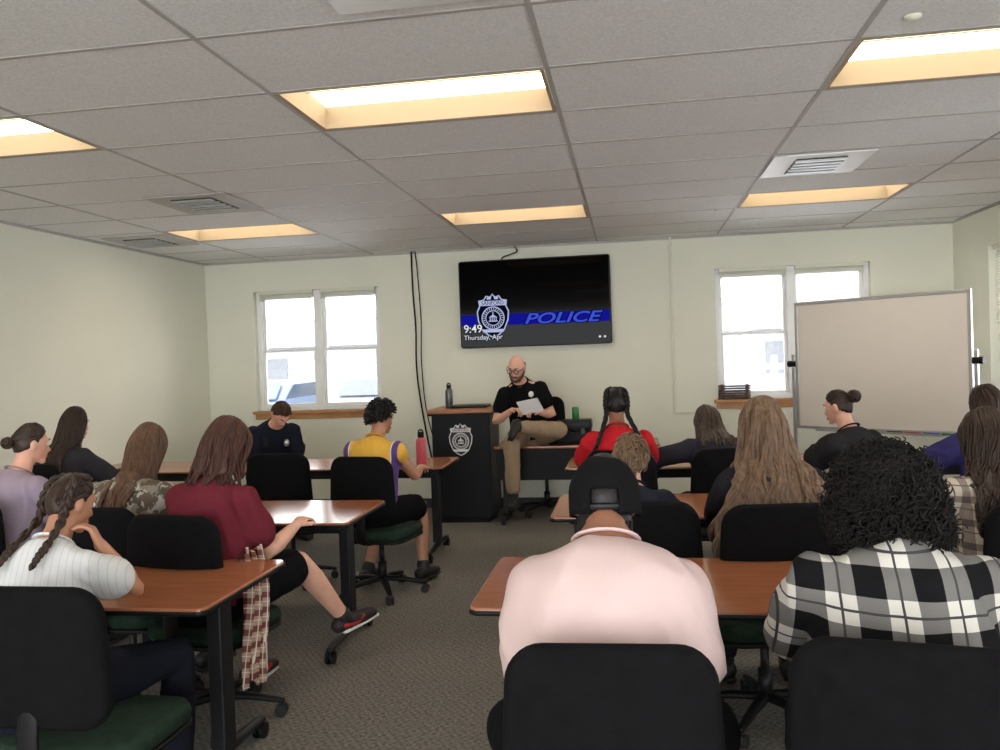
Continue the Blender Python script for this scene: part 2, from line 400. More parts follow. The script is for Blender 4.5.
# ------------------------------------------------------------------ wall things
def badge(parent,c,h,y,wm,km,toptext='SANFORD'):
    s=h/2.0
    half=[(0.0,1.0),(.12,.86),(.3,.92),(.42,.74),(.66,.70),(.62,.45),(.74,.2),(.70,-.2),(.52,-.62),(.25,-.88),(0,-1.0)]
    T=Matrix.Translation((c[0],y,c[1]))@Matrix.Rotation(PI/2,4,'X')@Matrix.Scale(s,4)
    def pl(p,z,m,nm):
        b=MB(); b.add([(x,q,z) for x,q in p],[tuple(range(len(p)))],T); return b.build(nm,m,parent)
    e=.0012/s
    outer=[(x,z) for x,z in half]+[(-x,z) for x,z in half[1:-1][::-1]]
    pl(outer,0,wm,'emblem_shield'); pl([(x*.92,z*.94) for x,z in outer],e,km,'emblem_field')
    b=MB(); fl=Matrix.Diagonal((1,1,.02,1)); Tc=T@Matrix.Translation((0,-.1,2*e))
    b.torus((0,0,0),.50,.025,Tc@fl,32,4,'Z'); b.torus((0,0,0),.33,.02,Tc@fl,28,4,'Z')
    for k in range(26):
        a=2*PI*k/26; hh=.045 if k%3 else .03
        b.box(-.018,.018,-hh,hh,0,e*.3,Tc@Matrix.Translation((.415*math.cos(a),.415*math.sin(a),0))@Matrix.Rotation(a+PI/2,4,'Z'))
    P=lambda q:b.add([(x,z,0) for x,z in q],[tuple(range(len(q)))],Tc)
    P([(-.2,-.16),(.2,-.16),(.2,-.11),(-.2,-.11)]); P([(-.2,.03),(.2,.03),(0,.16)]); P([(-.025,.14),(.025,.14),(.025,.26),(-.025,.26)])
    for x in (-.15,-.06,.03,.12): P([(x,-.10),(x+.04,-.10),(x+.04,.02),(x,.02)])
    b.add([(-.58,.46,2*e),(.58,.46,2*e),(.6,.68,2*e),(-.6,.68,2*e)],[(0,1,2,3)],T); b.add([(-.44,-.74,2*e),(.44,-.74,2*e),(.54,-.60,2*e),(-.54,-.60,2*e)],[(0,1,2,3)],T)
    for sx in (-1,1): b.add([(sx*.08,.74,2*e),(sx*.26,.74,2*e),(sx*.26,.82,2*e),(sx*.05,.9,2*e)],[(0,1,2,3)],T)
    b.build('emblem_seal',wm,parent)
    text('emblem_lettering',toptext,.19*s*1.25,km,parent,(c[0],y-.0012*3,c[1]+.57*s),sx=.95)
TVX,TVZ,tw,th=-.955,2.128,1.565,.905
t=thing('television','large black wall television showing a blue line and the word POLICE','television',(TVX,YB-.07,TVZ))
b=MB(); b.pillow(tw/2,th/2,.012,.05,.008,M=Matrix.Rotation(PI/2,4,'X')); b.build('bezel',M['bezel'],t)
b=MB(); b.box(-tw/2+.015,tw/2-.015,-.0275,-.0255,-th/2+.02,th/2-.015); scn=b.build('screen',M['screen'],t)
b=MB(); b.box(-.3,.3,.025,.068,-.2,.2); b.build('wall_mount',M['blackmetal'],t)
yb=-.029
b=MB(); b.box(-tw/2+.016,-.60,yb,yb+.001,-.225,-.11); b.box(-.28,tw/2-.016,yb,yb+.001,-.225,-.11); b.build('blue_line',M['txtb'],scn)
text('screen_lettering','POLICE',.15,M['txtk'],scn,(.27,yb-.002,-.176),shear=.3,offset=.011,sx=1.55)
text('screen_lettering','POLICE',.15,M['txtlb'],scn,(.27,yb-.004,-.176),shear=.3,offset=.003,sx=1.55)
badge(scn,(-.43,-.125),.46,yb-.001,M['txtbw'],M['txtk'])
for q,mm,of,dy in (('9:49',M['txtk'],.009,-.008),('9:49',M['txtw'],.001,-.0105)): text('clock_lettering',q,.115,mm,scn,(-tw/2+.04,yb+dy,-.255),align='LEFT',offset=of)
text('clock_lettering','Thursday, Apr',.07,M['txtw'],scn,(-tw/2+.04,yb-.0105,-.345),align='LEFT'); text('clock_lettering','Thursday, Apr',.07,M['txtk'],scn,(-tw/2+.04,yb-.008,-.345),align='LEFT',offset=.007)
for k in (0,1):
    b=MB(); b.lathe([(.012,0),(.012,.002)],12,Matrix.Translation((.66+.05*k,yb,-.38))@Matrix.Rotation(PI/2,4,'X')); b.build('status_icon',M['txtw'],scn)
def cable(pts,rr,lab,n=40):
    b=MB(); q=catmull(pts,n); b.chain(q,[rr]*n,6); tag(b.build('cable',M['black'],smooth=True),lab,'cable')
cable([(-2.25,YB-.03,H),(-2.25,YB-.02,2.3),(-2.23,YB-.03,1.9),(-2.24,YB-.02,1.5),(-2.2,YB-.03,1.1),(-2.1,YB-.03,.5),(-1.95,YB-.05,.02)],.009,'black cable hanging from ceiling down the wall behind the podium')
cable([(-2.21,YB-.03,H),(-2.19,YB-.045,2.55),(-2.17,YB-.03,2.0),(-2.18,YB-.03,1.5),(-2.12,YB-.03,.9),(-1.85,YB-.05,.02)],.006,'thinner black cable beside the thick one left of the screen')
cable([(-1.15,YB-.02,H),(-1.12,YB-.05,2.66),(-1.2,YB-.04,2.63),(-1.28,YB-.04,2.6),(-1.3,YB-.03,2.5)],.007,'short black cable looping above the television',24)
b=MB(); b.box(.42,.445,YB-.024,YB-.001,.96,H); b.box(.42,.80,YB-.024,YB-.001,.94,.965); tag(b.build('cable_duct',M['offwhite'],bevel=.003),'thin cream cable duct running down the wall right of the screen','cable duct')
t=thing('sill_box','small dark brown slatted box on the right window sill','box',(1.02,YB+.0,WZ0))
for k in range(6):
    b=MB(); b.box(-.15,.15,-.04,.05,.005+.024*k,.021+.024*k); b.build('slat',M['slatb'],t)
for x in (-.12,.12):
    b=MB(); b.box(x-.012,x+.012,-.03,.04,0,.15); b.build('side_post',M['slatb'],t)
# whiteboard
t=thing('whiteboard','large mobile whiteboard with silver frame standing in the corner','whiteboard',(2.14,7.55,0),R(-41.4))
w,z0,z1=.755,.82,1.97
b=MB(); b.box(-w,w,-.008,.008,z0,z1); b.build('board',M['board'],t)
b=MB(); b.box(-w-.02,-w+.01,-.016,.016,z0-.02,z1+.02); b.box(w-.01,w+.02,-.016,.016,z0-.02,z1+.02); b.box(-w,w,-.016,.016,z0-.02,z0+.01); b.box(-w,w,-.016,.016,z1-.01,z1+.02); b.build('frame',M['silver'],t,bevel=.004)
b=MB(); b.box(-.55,.55,-.08,-.016,z0-.03,z0-.022); b.box(-.55,.55,-.085,-.08,z0-.03,z0-.01); b.build('tray',M['silver'],t)
for sx in (-1,1):
    b=MB(); b.box(sx*(w+.045)-.015,sx*(w+.045)+.015,-.015,.015,.08,1.5); b.build('post',M['silver'],t,bevel=.003)
    b=MB(); b.cyl((sx*(w+.02),0,1.41),(sx*(w+.1),0,1.41),.03,14); b.build('knob',M['black'],t)
    ft=MB(); ft.box(sx*(w+.045)-.02,sx*(w+.045)+.02,-.3,.3,.06,.095); ft=ft.build('foot',M['silver'],t,bevel=.004)
    for yy in (-.27,.27):
        b=MB(); b.cyl((sx*(w+.045)-.012,yy,.03),(sx*(w+.045)+.012,yy,.03),.03,14); b.build('caster',M['black'],ft)
b=MB(); b.box(-w,w,-.012,.012,.3,.33); b.build('crossbar',M['silver'],t)
TW=Matrix.Translation((2.14,7.55,0))@Matrix.Rotation(R(-41.4),4,'Z')
for k,(c,nm) in enumerate((((30,30,34),'black'),((180,40,40),'red'),((40,70,170),'blue'),((50,120,70),'green'))):
    b=MB(); mm=mat('marker_'+nm,c,.4,.02); b.chain([(.1+.15*k,-.05,z0-.013),(.22+.15*k,-.05,z0-.013)],[.009,.008],10,M=TW); tag(b.build('marker',mm,smooth=True),nm+' marker lying on the whiteboard tray','marker','markers on the whiteboard tray')
# podium
t=thing('podium','black podium with a wooden top and a white police badge','podium',(-1.618,7.82,0))
b=MB(); b.box(-.282,.282,-.27,.27,.05,1.05); b.build('body',M['podw'],t,bevel=.008)
b=MB(); b.box(.282,.286,-.25,.25,.07,1.03); b.build('side_panel',M['podside'],t)
b=MB(); b.box(-.25,.25,-.24,.25,0,.05); b.build('plinth',M['black'],t)
b=MB(); b.box(-.32,.32,-.31,.3,1.05,1.09); b.build('top',M['podtop'],t,bevel=.008)
b=MB(); b.box(-.31,.31,-.3,.29,1.03,1.05); b.build('top_trim',M['black'],t)
badge(t,(0,.80),.31,-.274,M['emw'],M['emk'])
t=thing('laptop','black closed laptop lying on the podium top','laptop',(-1.56,7.8,1.09))
b=MB(); b.box(-.18,.18,-.12,.12,0,.014); b.build('base',M['black'],t,bevel=.004); b=MB(); b.box(-.18,.18,-.12,.12,.016,.028); b.build('lid',M['podside'],t,bevel=.004)
def bottle(loc,hh,rr,bm_,cm,lab):
    t=thing('water_bottle',lab,'bottle',loc)
    b=MB(); b.lathe([(rr*.9,0),(rr,.01),(rr,hh*.68),(rr*.85,hh*.76),(rr*.6,hh*.8)],24); b.build('body',bm_,t,True)
    b=MB(); b.lathe([(rr*.62,hh*.79),(rr*.64,hh*.93),(rr*.5,hh*.95)],20); b.build('cap',cm,t,True)
    b=MB(); b.torus((0,0,hh*.95),rr*.42,.006,axis='Y'); b.build('carry_loop',cm,t,True)
bottle((-1.77,7.78,1.09),.24,.037,M['steel'],M['black'],'grey steel water bottle with black lid on the podium')
bottle((-1.63,6.12,.742),.28,.04,M['pinkb'],M['black'],'coral pink water bottle with black lid on the table')
# ------------------------------------------------------------------ tables
def table(x,y,lab,L=1.83,W=.68,rz=0):
    t=thing('folding_table',lab,'table',(x,y,0),R(rz),'brown laminate training tables')
    b=MB(); b.pillow(L/2,W/2,.035,.022,.005,M=Matrix.Translation((0,0,.731))); b.build('table_top',M['lam'],t)
    b=MB(); b.pillow(L/2+.004,W/2+.004,.038,.018,.006,M=Matrix.Translation((0,0,.724))); b.build('edge_band',M['black'],t)
    b=MB(); b.box(-L/2+.15,L/2-.15,-.025,.025,.62,.67); b.build('crossbar',M['blackmetal'],t)
    for sx in (-1,1):
        X=sx*(L/2-.13)
        b=MB(); b.box(X-.03,X+.03,-.045,.045,.08,.68); b.box(X-.04,X+.04,-.22,.22,.68,.715); b.build('leg',M['blackmetal'],t,bevel=.008)
        b=MB(); b.chain([(X,-.31,.075),(X,-.15,.085),(X,0,.095),(X,.15,.085),(X,.31,.075)],[(.022,.014),(.027,.02),(.032,.026),(.027,.02),(.022,.014)],10); ft=b.build('foot',M['blackmetal'],t,True)
        for yy in (-.3,.3):
            b=MB(); b.cyl((X-.022,yy,.032),(X-.006,yy,.032),.032,16); b.cyl((X+.006,yy,.032),(X+.022,yy,.032),.032,16); b.box(X-.006,X+.006,yy-.015,yy+.015,.03,.075); b.build('caster',M['black'],ft)
    return t
table(-2.365,2.86,'brown table nearest on the left with its black castered leg in view')
table(-2.37,4.28,'brown table in the left middle row before the maroon shirt')
table(-2.36,6.33,'brown table in the left front row holding the pink bottle')
table(-3.93,6.3,'short brown table in the far left corner of the room',1.2)
table(.365,2.92,'brown table nearest on the right behind the pink shirt')
table(.485,4.42,'brown table in the right middle row before the small child')
table(.42,6.2,'brown table in the right front row before the red shirt')
table(2.15,6.2,'brown table at the far right near the whiteboard',1.5)
t=thing('desk','brown desk with black modesty panel the presenter sits on','desk',(-.52,7.69,0))
b=MB(); b.pillow(.76,.3,.02,.026,.005,M=Matrix.Translation((0,0,.729))); b.build('desk_top',M['lam'],t)
b=MB(); b.box(-.74,.74,-.24,-.22,.42,.715); b.build('modesty_panel',M['podw'],t)
for sx in (-1,1):
    b=MB(); b.box(sx*.7-.025,sx*.7+.025,-.25,.25,.03,.07); b.box(sx*.7-.025,sx*.7+.025,-.03,.03,.05,.716); b.build('leg',M['blackmetal'],t,bevel=.006)
    for yy in (-.23,.23):
        b=MB(); b.cyl((sx*.7,yy,0),(sx*.7,yy,.03),.02,12); b.build('glide',M['black'],t)
t=thing('equipment_case','black hard case on the desk under the green can','case',(-.54,7.6,.742))
b=MB(); b.pillow(.17,.12,.025,.12,.015,M=Matrix.Translation((0,0,.06))); b.build('base',M['black'],t); b=MB(); b.pillow(.17,.12,.025,.10,.015,M=Matrix.Translation((0,0,.172))); b.build('lid',M['blackmetal'],t)
for x in (-.09,.09):
    b=MB(); b.box(x-.018,x+.018,-.126,-.118,.095,.145); b.build('latch',M['podside'],t)
b=MB(); b.torus((0,-.125,.11),.03,.006,axis='Y'); b.build('handle',M['black'],t)
t=thing('drink_can','green drink can standing on the black case','can',(-.52,7.58,.964))
b=MB(); b.lathe([(.024,0),(.033,.008),(.033,.105),(.026,.118)],22); b.build('body',M['can'],t,True); b=MB(); b.lathe([(.026,.118),(.025,.121),(.01,.119)],20); b.build('lid',M['silver'],t,True)
# ------------------------------------------------------------------ chairs
def chair_proto(tall=0):
    t=thing('office_chair','black office chair','chair',(0,0,0),0,'black office chairs')
    b=MB(); b.pillow(.235,.225,.1,.075,.03,.008,M=Matrix.Translation((0,.02,.427)),fn=lambda p:V((p.x,p.y,p.z-.125*max(0,p.y-.12)))); b.build('seat',M['green'],t,True,label='dark green padded seat')
    b=MB(); b.pillow(.235,.225,.1,.02,.008,M=Matrix.Translation((0,.02,.385))); b.build('seat_pan',M['black'],t,True)
    hb=.205+tall/2; cz=.755+tall/2
    b=MB(); b.pillow(.23,hb,.085,.05,.02,.004,n=7,fn=lambda p:V((p.x*(1-.05*(p.y/hb)),p.y-.12*p.x*p.x*(1 if p.y>0 else 0),p.z-.55*p.x*p.x+.10*p.y*abs(p.y))),M=Matrix.Translation((0,-.262,cz))@Matrix.Rotation(PI/2,4,'X')); b.build('backrest',M['fabric'],t,True)
    b=MB(); b.chain(catmull([(0,-.02,.375),(0,-.18,.372),(0,-.262,.41),(0,-.275,.5),(0,-.265,.62)],12),[(.035,.010)]*12,10); b.build('back_support',M['black'],t,True)
    b=MB(); b.lathe([(.03,.09),(.03,.22),(.018,.22),(.018,.36),(.05,.375)],18); b.build('gas_column',M['blackmetal'],t,True)
    for k in range(5):
        a=R(90+72*k); d=V((math.cos(a),math.sin(a),0))
        b=MB(); b.chain([V((0,0,.105)),d*.15+V((0,0,.095)),d*.29+V((0,0,.07))],[(.03,.02),(.024,.016),(.017,.012)],10,ref=V((-d.y,d.x,0))); lg=b.build('base_leg',M['black'],t,True)
        q=V((-d.y,d.x,0)); b=MB(); c=d*.285+V((0,0,.027))
        b.cyl(c-q*.024,c-q*.006,.027,14); b.cyl(c+q*.006,c+q*.024,.027,14); b.cyl(c-q*.006,c+q*.006,.014,10); b.build('caster',M['rubber'],lg)
    return t
CH=chair_proto(); used=[False]
def place_chair(x,y,rz,lab):
    if used[0]: o=copy_tree(CH)
    else: o=CH; used[0]=True
    o.location=(x,y,0); o.rotation_euler=(0,0,R(rz)); o['label']=lab
def chair_for(x,y,rz,lab,dr=0,dy=.04,dx=0):
    a=R(rz); place_chair(x-math.sin(a)*dy+math.cos(a)*dx,y+math.cos(a)*dy+math.sin(a)*dx,rz+dr,lab)
# ------------------------------------------------------------------ people
RINGS=[(-.10,.0,.13,.10),(-.03,-.01,.168,.125),(.06,-.008,.162,.12),(.16,-.0,.145,.108),(.28,-.014,.158,.114),(.37,-.016,.168,.114),(.44,-.017,.16,.098),(.49,-.013,.12,.078),(.53,-.004,.072,.062),(.57,.008,.055,.057),(.62,.022,.051,.055),(.66,.035,.05,.058)]
def backd(z):
    for i in range(len(RINGS)-1):
        if RINGS[i][0]<=z<=RINGS[i+1][0]:
            t=(z-RINGS[i][0])/(RINGS[i+1][0]-RINGS[i][0]); return max(RINGS[i][3]*(1-t)+RINGS[i+1][3]*t,.112 if z<.37 else 0)+.015
    return .11
def headshape(b,Mh):
    def fn(d,p):
        z=d.z
        if z<0:
            k=(-z); p.x*=1-.30*k**1.6
            if d.y<0: p.y*=1-.42*k
            else: p.y*=1+.02*k
        if d.y>.5:
            for sx in (-1,1):
                q=math.hypot(p.x-sx*.031,p.z-.012)
                if q<.024: p.y-=.009*(1-q/.024)
        return p
    b.ell((0,0,0),(.074,.094,.115),Mh,26,18,fn)
    b.chain([(0,.086,.016),(0,.1,-.012),(0,.106,-.026)],[.008,.010,.0125],8,M=Mh)
    b.ell((-.011,.094,-.03),(.009,.01,.008),Mh,8,6); b.ell((.011,.094,-.03),(.009,.01,.008),Mh,8,6)
    b.chain([(-.045,.078,.032),(0,.092,.036),(.045,.078,.032)],[.009]*3,8,M=Mh)
    b.ell((0,.072,-.092),(.026,.022,.02),Mh,10,8)
    b.ell((0,.083,-.058),(.027,.014,.014),Mh,10,8)
    for sx in (-1,1): b.ell((sx*.076,-.008,-.005),(.012,.021,.033),Mh,10,8)
def face(Mh,root,hm):
    for sx in (-1,1):
        b=MB(); b.ell((sx*.031,.079,.012),(.0135,.0125,.0115),Mh,12,10); b.cur=1; b.ell((sx*.031,.0885,.012),(.0055,.0045,.0055),Mh,8,6); b.build('eye',[M['eyew'],M['eyek']],root,True)
    b=MB(); b.chain([(-.022,.089,-.062),(-.008,.096,-.0585),(0,.097,-.0595),(.008,.096,-.0585),(.022,.089,-.062)],[(.002,.003),(.005,.005),(.005,.0045),(.005,.005),(.002,.003)],8,M=Mh)
    b.chain([(-.019,.089,-.066),(0,.096,-.068),(.019,.089,-.066)],[(.002,.003),(.006,.0055),(.002,.003)],8,M=Mh); b.build('mouth',M['lip'],root,True)
    for sx in (-1,1):
        b=MB(); b.chain([(sx*.014,.094,.034),(sx*.032,.091,.040),(sx*.05,.078,.034)],[.0035,.0045,.002],6,M=Mh); b.build('eyebrow',hm,root,True)
def hand(b,fb,W,d,n,side,s,curl=.45):
    d=d.normalized(); n=(n-d*n.dot(d)); n=n.normalized() if n.length>.01 else V((0,0,-1)); w=d.cross(n)
    b.chain([W-d*.02*s,W+d*.03*s,W+d*.075*s],[(.028*s,.02*s),(.038*s,.016*s),(.04*s,.013*s)],12,ref=w)
    for i,(k,L) in enumerate(((-1.5,.066),(-.5,.078),(.5,.083),(1.5,.074))):
        p=W+d*.072*s+w*k*.0195*s*side; pts=[p-d*.02*s,p]; th=.15
        for j,q in enumerate((.45,.32,.23)):
            th+=curl; p=p+(d*math.cos(th)+n*math.sin(th))*L*q*s+w*k*side*.0015*s; pts.append(p)
        fb.chain(pts,[.009*s,.0092*s,.0085*s,.0078*s,.0066*s],8)
    ts=w*side
    p=W+d*.018*s+ts*.026*s; q=p+(d*.55+ts*.7+n*.25).normalized()*.042*s; e=q+(d*.9+ts*.25+n*.3).normalized()*.034*s
    fb.chain([p-ts*.014*s,p,q,e],[.013*s,.0135*s,.0105*s,.008*s],8)
def ik(S,Wt,l1,l2,pole):
    d=Wt-S; D=d.length; mx=l1+l2-.012
    if D>mx: Wt=S+d*(mx/D); d=Wt-S; D=mx
    a=(l1*l1-l2*l2+D*D)/(2*D); h=math.sqrt(max(0,l1*l1-a*a)); dn=d/D; pn=pole-dn*pole.dot(dn); pn.normalize()
    return S+dn*a+pn*h,Wt
class Ctx: pass
cnt=[0]
def person(label,loc,rotz,skin,shirt,pants,shoe,s=1,g=1,sleeve='short',shorts=False,lean=8,side=0,hunch=.03,head=(0,0,0),hoff=(0,0,0),arms=None,legs=None,feet=None,hipz=.56,hair=None,hm=None,vox=.0095,curl=.45,loose=.018,hs=1,wr=.009,sl=.7,gs=None,al=None,sm=12,flare=.014,waist=1,wf=8,sp=None,sz=.438,full=0):
    cnt[0]+=1; sd=cnt[0]
    root=thing('person',label,'person',(loc[0],loc[1],0),R(rotz)); pel=V((0,0,hipz))
    Rm=(Matrix.Rotation(R(side),3,'Y')@Matrix.Rotation(-R(lean),3,'X')).to_4x4(); B=Matrix.Translation(pel)@Rm@Matrix.Scale(s,4)
    U=lambda x,y,z: B@V((x,y+hunch*max(0,z/.55)**2,z))
    gs=gs or 1+(g-1)*.35; al=al or 1+(g-1)*.5; sp=sp or gs
    kk=1+(g-1)*.35
    def torso(b,inf,z0,z1,drape=False,cap=True):
        P=[];Q=[]
        for z,y,rx,ry in RINGS:
            if z0<=z<=z1:
                if drape and z<.37: rx=max(rx,.163*waist); ry=max(ry,.114*waist)
                if drape and full and .2<z<.5: rx+=full*(1 if z<.4 else .75 if z<.46 else .35); ry+=full*.35
                k=g if z<.34 else (.5*(g+gs) if z<.46 else (gs if z<.5 else kk)); f_=.45 if drape and z>.5 else 1
                P.append(U(0,y,z)); Q.append((rx*k*s+inf*f_,ry*k*s+inf*f_))
        b.chain(P,Q,22,cap=cap)
    ar={}
    for sx,nm in ((-1,'L'),(1,'R')):
        S=U(sx*.168*sp,-.014,sz); a=(arms or {}).get(nm) or dict(w=(sx*.14,.30,.69))
        W=V(a['w'])
        if 'e' in a: E=V(a['e'])
        else: E,W=ik(S,W,.285*s,.25*s,V(a.get('pole',(sx*.5,-.45,-.75))))
        ar[nm]=(S,E,W,V(a.get('hd',tuple(W-E))),V(a.get('pn',(0,0,-1))),a.get('curl',curl))
    lg={}
    for sx,nm in ((-1,'L'),(1,'R')):
        Hh=V((sx*.095*(1+(g-1)*.6),.01,hipz-.012)); K,A=(legs or {}).get(nm,((sx*.14*gs,.43,.515),(sx*.15*gs,.41,.115)))
        lg[nm]=(Hh,V(K),V(A),V((feet or {}).get(nm,(sx*.12,1,0))).normalized())
    hc=U(0,.036,.70)+V(hoff)
    Mh=Matrix.Translation(hc)@Rm@Matrix.Rotation(R(head[0]),4,'Z')@Matrix.Rotation(-R(head[1]),4,'X')@Matrix.Rotation(R(head[2]),4,'Y')@Matrix.Scale(s*hs,4)
    b=MB(); fb=MB(); torso(b,0,-.2,.58)
    nb=U(0,0,.53); b.chain([nb,nb.lerp(hc,.35),hc.lerp(hc+Mh.to_3x3()@V((0,-.02,-.03)),.9)],[.06*s*(1+(g-1)*.3),.054*s*(1+(g-1)*.3),.05*s],14); headshape(b,Mh)
    for sx,nm in ((-1,'L'),(1,'R')):
        S,E,W,hd,pn,cl=ar[nm]
        b.chain([U(sx*.05,-.01,.465),S],[.05*s,.052*s*min(gs,1.1)],12); b.chain([U(sx*.03,0,.52),U(sx*.14,-.012,sz+.027)],[.032*s,.034*s],10)
        b.chain([S,S.lerp(E,.5),E,E.lerp(W,.3),E.lerp(W,.7),W],[.052*s*al,.047*s*al,.039*s*al,.041*s*al,.033*s*al,.026*s],12)
        hand(b,fb,W,hd,pn,-sx,s,cl)
        Hh,K,A,fd=lg[nm]; sh=(A-K).normalized()
        b.chain([Hh,Hh.lerp(K,.5),K,K.lerp(A,.3),K.lerp(A,.7),A],[.09*al,.078*al,.056*al,.056*al,.043*al,.036],14)
        b.chain([A+sh*.04-fd*.045,A+sh*.055+fd*.06,A+sh*.065+fd*.14],[.032,.033,.024],10)
    me=remesh(b,vox,2)
    bm=bmesh.new(); bm.from_mesh(me); fm=fb.mesh('f'); bm.from_mesh(fm); bm.to_mesh(me); bm.free(); bpy.data.meshes.remove(fm)
    link('body',me,skin,root,True)
    b=MB(); torso(b,loose+.008,-.05,.535,True,False)
    for sx,nm in ((-1,'L'),(1,'R')):
        S,E,W,_,_,_=ar[nm]; q=loose+.008
        b.chain([U(sx*.05,-.01,.455),S],[.055*s+loose*.8,.054*s*min(gs,1.1)+loose],12); b.chain([U(sx*.05,-.006,.495),U(sx*.155,-.012,sz+.020)],[.026*s+loose*.5,.036*s+loose],10)
        if sleeve=='long': b.chain([S,S.lerp(E,.5),E,E.lerp(W,.5),E.lerp(W,.97)],[.054*s*al+q,.049*s*al+q+.002,.044*s*al+q,.04*s*al+q,.03*s+q],14)
        elif sleeve=='short':
            T3=[S,S.lerp(E,sl*.5),S.lerp(E,sl*.85),S.lerp(E,sl)]; b.chain(T3,[.054*s*al+q,.051*s*al+q+flare*.4,.048*s*al+q+flare,.047*s*al+q+flare],16)
    me=remesh(b,.009,sm); wrinkle(me,wr,wf,sd,.3); so_=link('shirt',me,shirt,root,True)
    cpts=[]
    for i in range(29):
        a=2*PI*i/28; cpts.append(U((.069*kk+.004)*math.cos(a),-.002+(.066*kk+.003)*math.sin(a),.543-.03*math.sin(a)))
    b=MB(); b.chain(cpts,[(.004,.010)]*29,8,ref=V((0,1,0)),cap=False); b.build('collar',shirt,so_,True)
    b=MB(); torso(b,.012,-.2,.07)
    for nm in 'LR':
        Hh,K,A,fd=lg[nm]
        if shorts: b.chain([Hh,Hh.lerp(K,.5),Hh.lerp(K,.82)],[.092*al+.014,.08*al+.018,.068*al+.024],14)
        else: b.chain([Hh,Hh.lerp(K,.5),K,K.lerp(A,.4),K.lerp(A,.92)],[.092*al+.012,.08*al+.013,.06*al+.014,.056*al+.014,.044*al+.016],14)
    me=remesh(b,.011,3); wrinkle(me,.008,10,sd+3); link('shorts' if shorts else 'trousers',me,pants,root,True)
    for nm in 'LR':
        Hh,K,A,fd=lg[nm]; sh=(A-K).normalized(); sdv=fd.cross(sh)
        b=MB(); b.chain([A+sh*.045-fd*.055,A+sh*.05+fd*.02,A+sh*.062+fd*.09,A+sh*.068+fd*.165],[(.04,.04),(.044,.042),(.047,.034),(.038,.026)],12,ref=sdv); b.chain([A-sh*.01,A+sh*.05],[.046,.044],12); so=b.build('shoe',shoe,root,True)
        b=MB(); b.chain([A+sh*.092-fd*.06,A+sh*.092+fd*.08,A+sh*.092+fd*.175],[(.04,.012),(.046,.012),(.036,.011)],12,ref=sdv); b.build('sole',M['sole'] if shoe.get('w') else M['rubber'],so,True)
        if shoe.get('w')==2:
            b=MB()
            for sg in (-1,1): b.chain([A+sh*.045-fd*.05+sdv*sg*.040,A+sh*.062+fd*.03+sdv*sg*.046,A+sh*.045+fd*.09+sdv*sg*.042],[(.008,.012)]*3,8,ref=sdv)
            b.build('stripe',M['redacc'],so,True)
    face(Mh,root,hm or M['eyek'])
    c=Ctx(); c.root=root; c.Mh=Mh; c.U=U; c.s=s; c.g=g; c.hc=hc; c.ar=ar; c.lg=lg; c.B=B; c.gs=gs; c.loose=loose; c.rnd=random.Random(sd*11)
    c.dep=lambda z:(backd(z)*(g if z<.34 else .5*(g+gs) if z<.46 else gs)+loose+.03)*1.0 if z<.48 else (.125 if z<.53 else .092)
    if hair: hair(c,hm)
    return c
# hair ---------------------------------------------------------------
def cap(b,Mh,k=1.12,lb=-.72,ls=-.35,lf=.62):
    def fn(d,p):
        hl=lb+(ls-lb)*(d.y+1) if d.y<0 else ls+(lf-ls)*min(1,d.y/.7)
        w=max(0,min(1,(d.z-hl)/.14+.5)); w=w*w*(3-2*w); q=.72+(k-.72)*w
        if d.z<0 and d.y<0: p.y*=1-.25*(-d.z)
        return p*q
    b.ell((0,0,.002),(.074,.094,.115),Mh,36,26,fn)
def strand(b,pts,r0,n,wave=0,fr=5,ph=0):
    q=catmull(pts,n)
    if wave:
        for i in range(n):
            t=i/(n-1); q[i]=q[i]+V((math.sin(t*fr*6.28+ph),math.cos(t*fr*6.28*.9+ph)*.6,0))*wave*min(1,t*1.6)
    b.chain(q,[r0*(.75+.5*math.sin(PI*min(1,.15+.75*i/(n-1)))) if i<n-1 else r0*.35 for i in range(n)],5,cap=False)
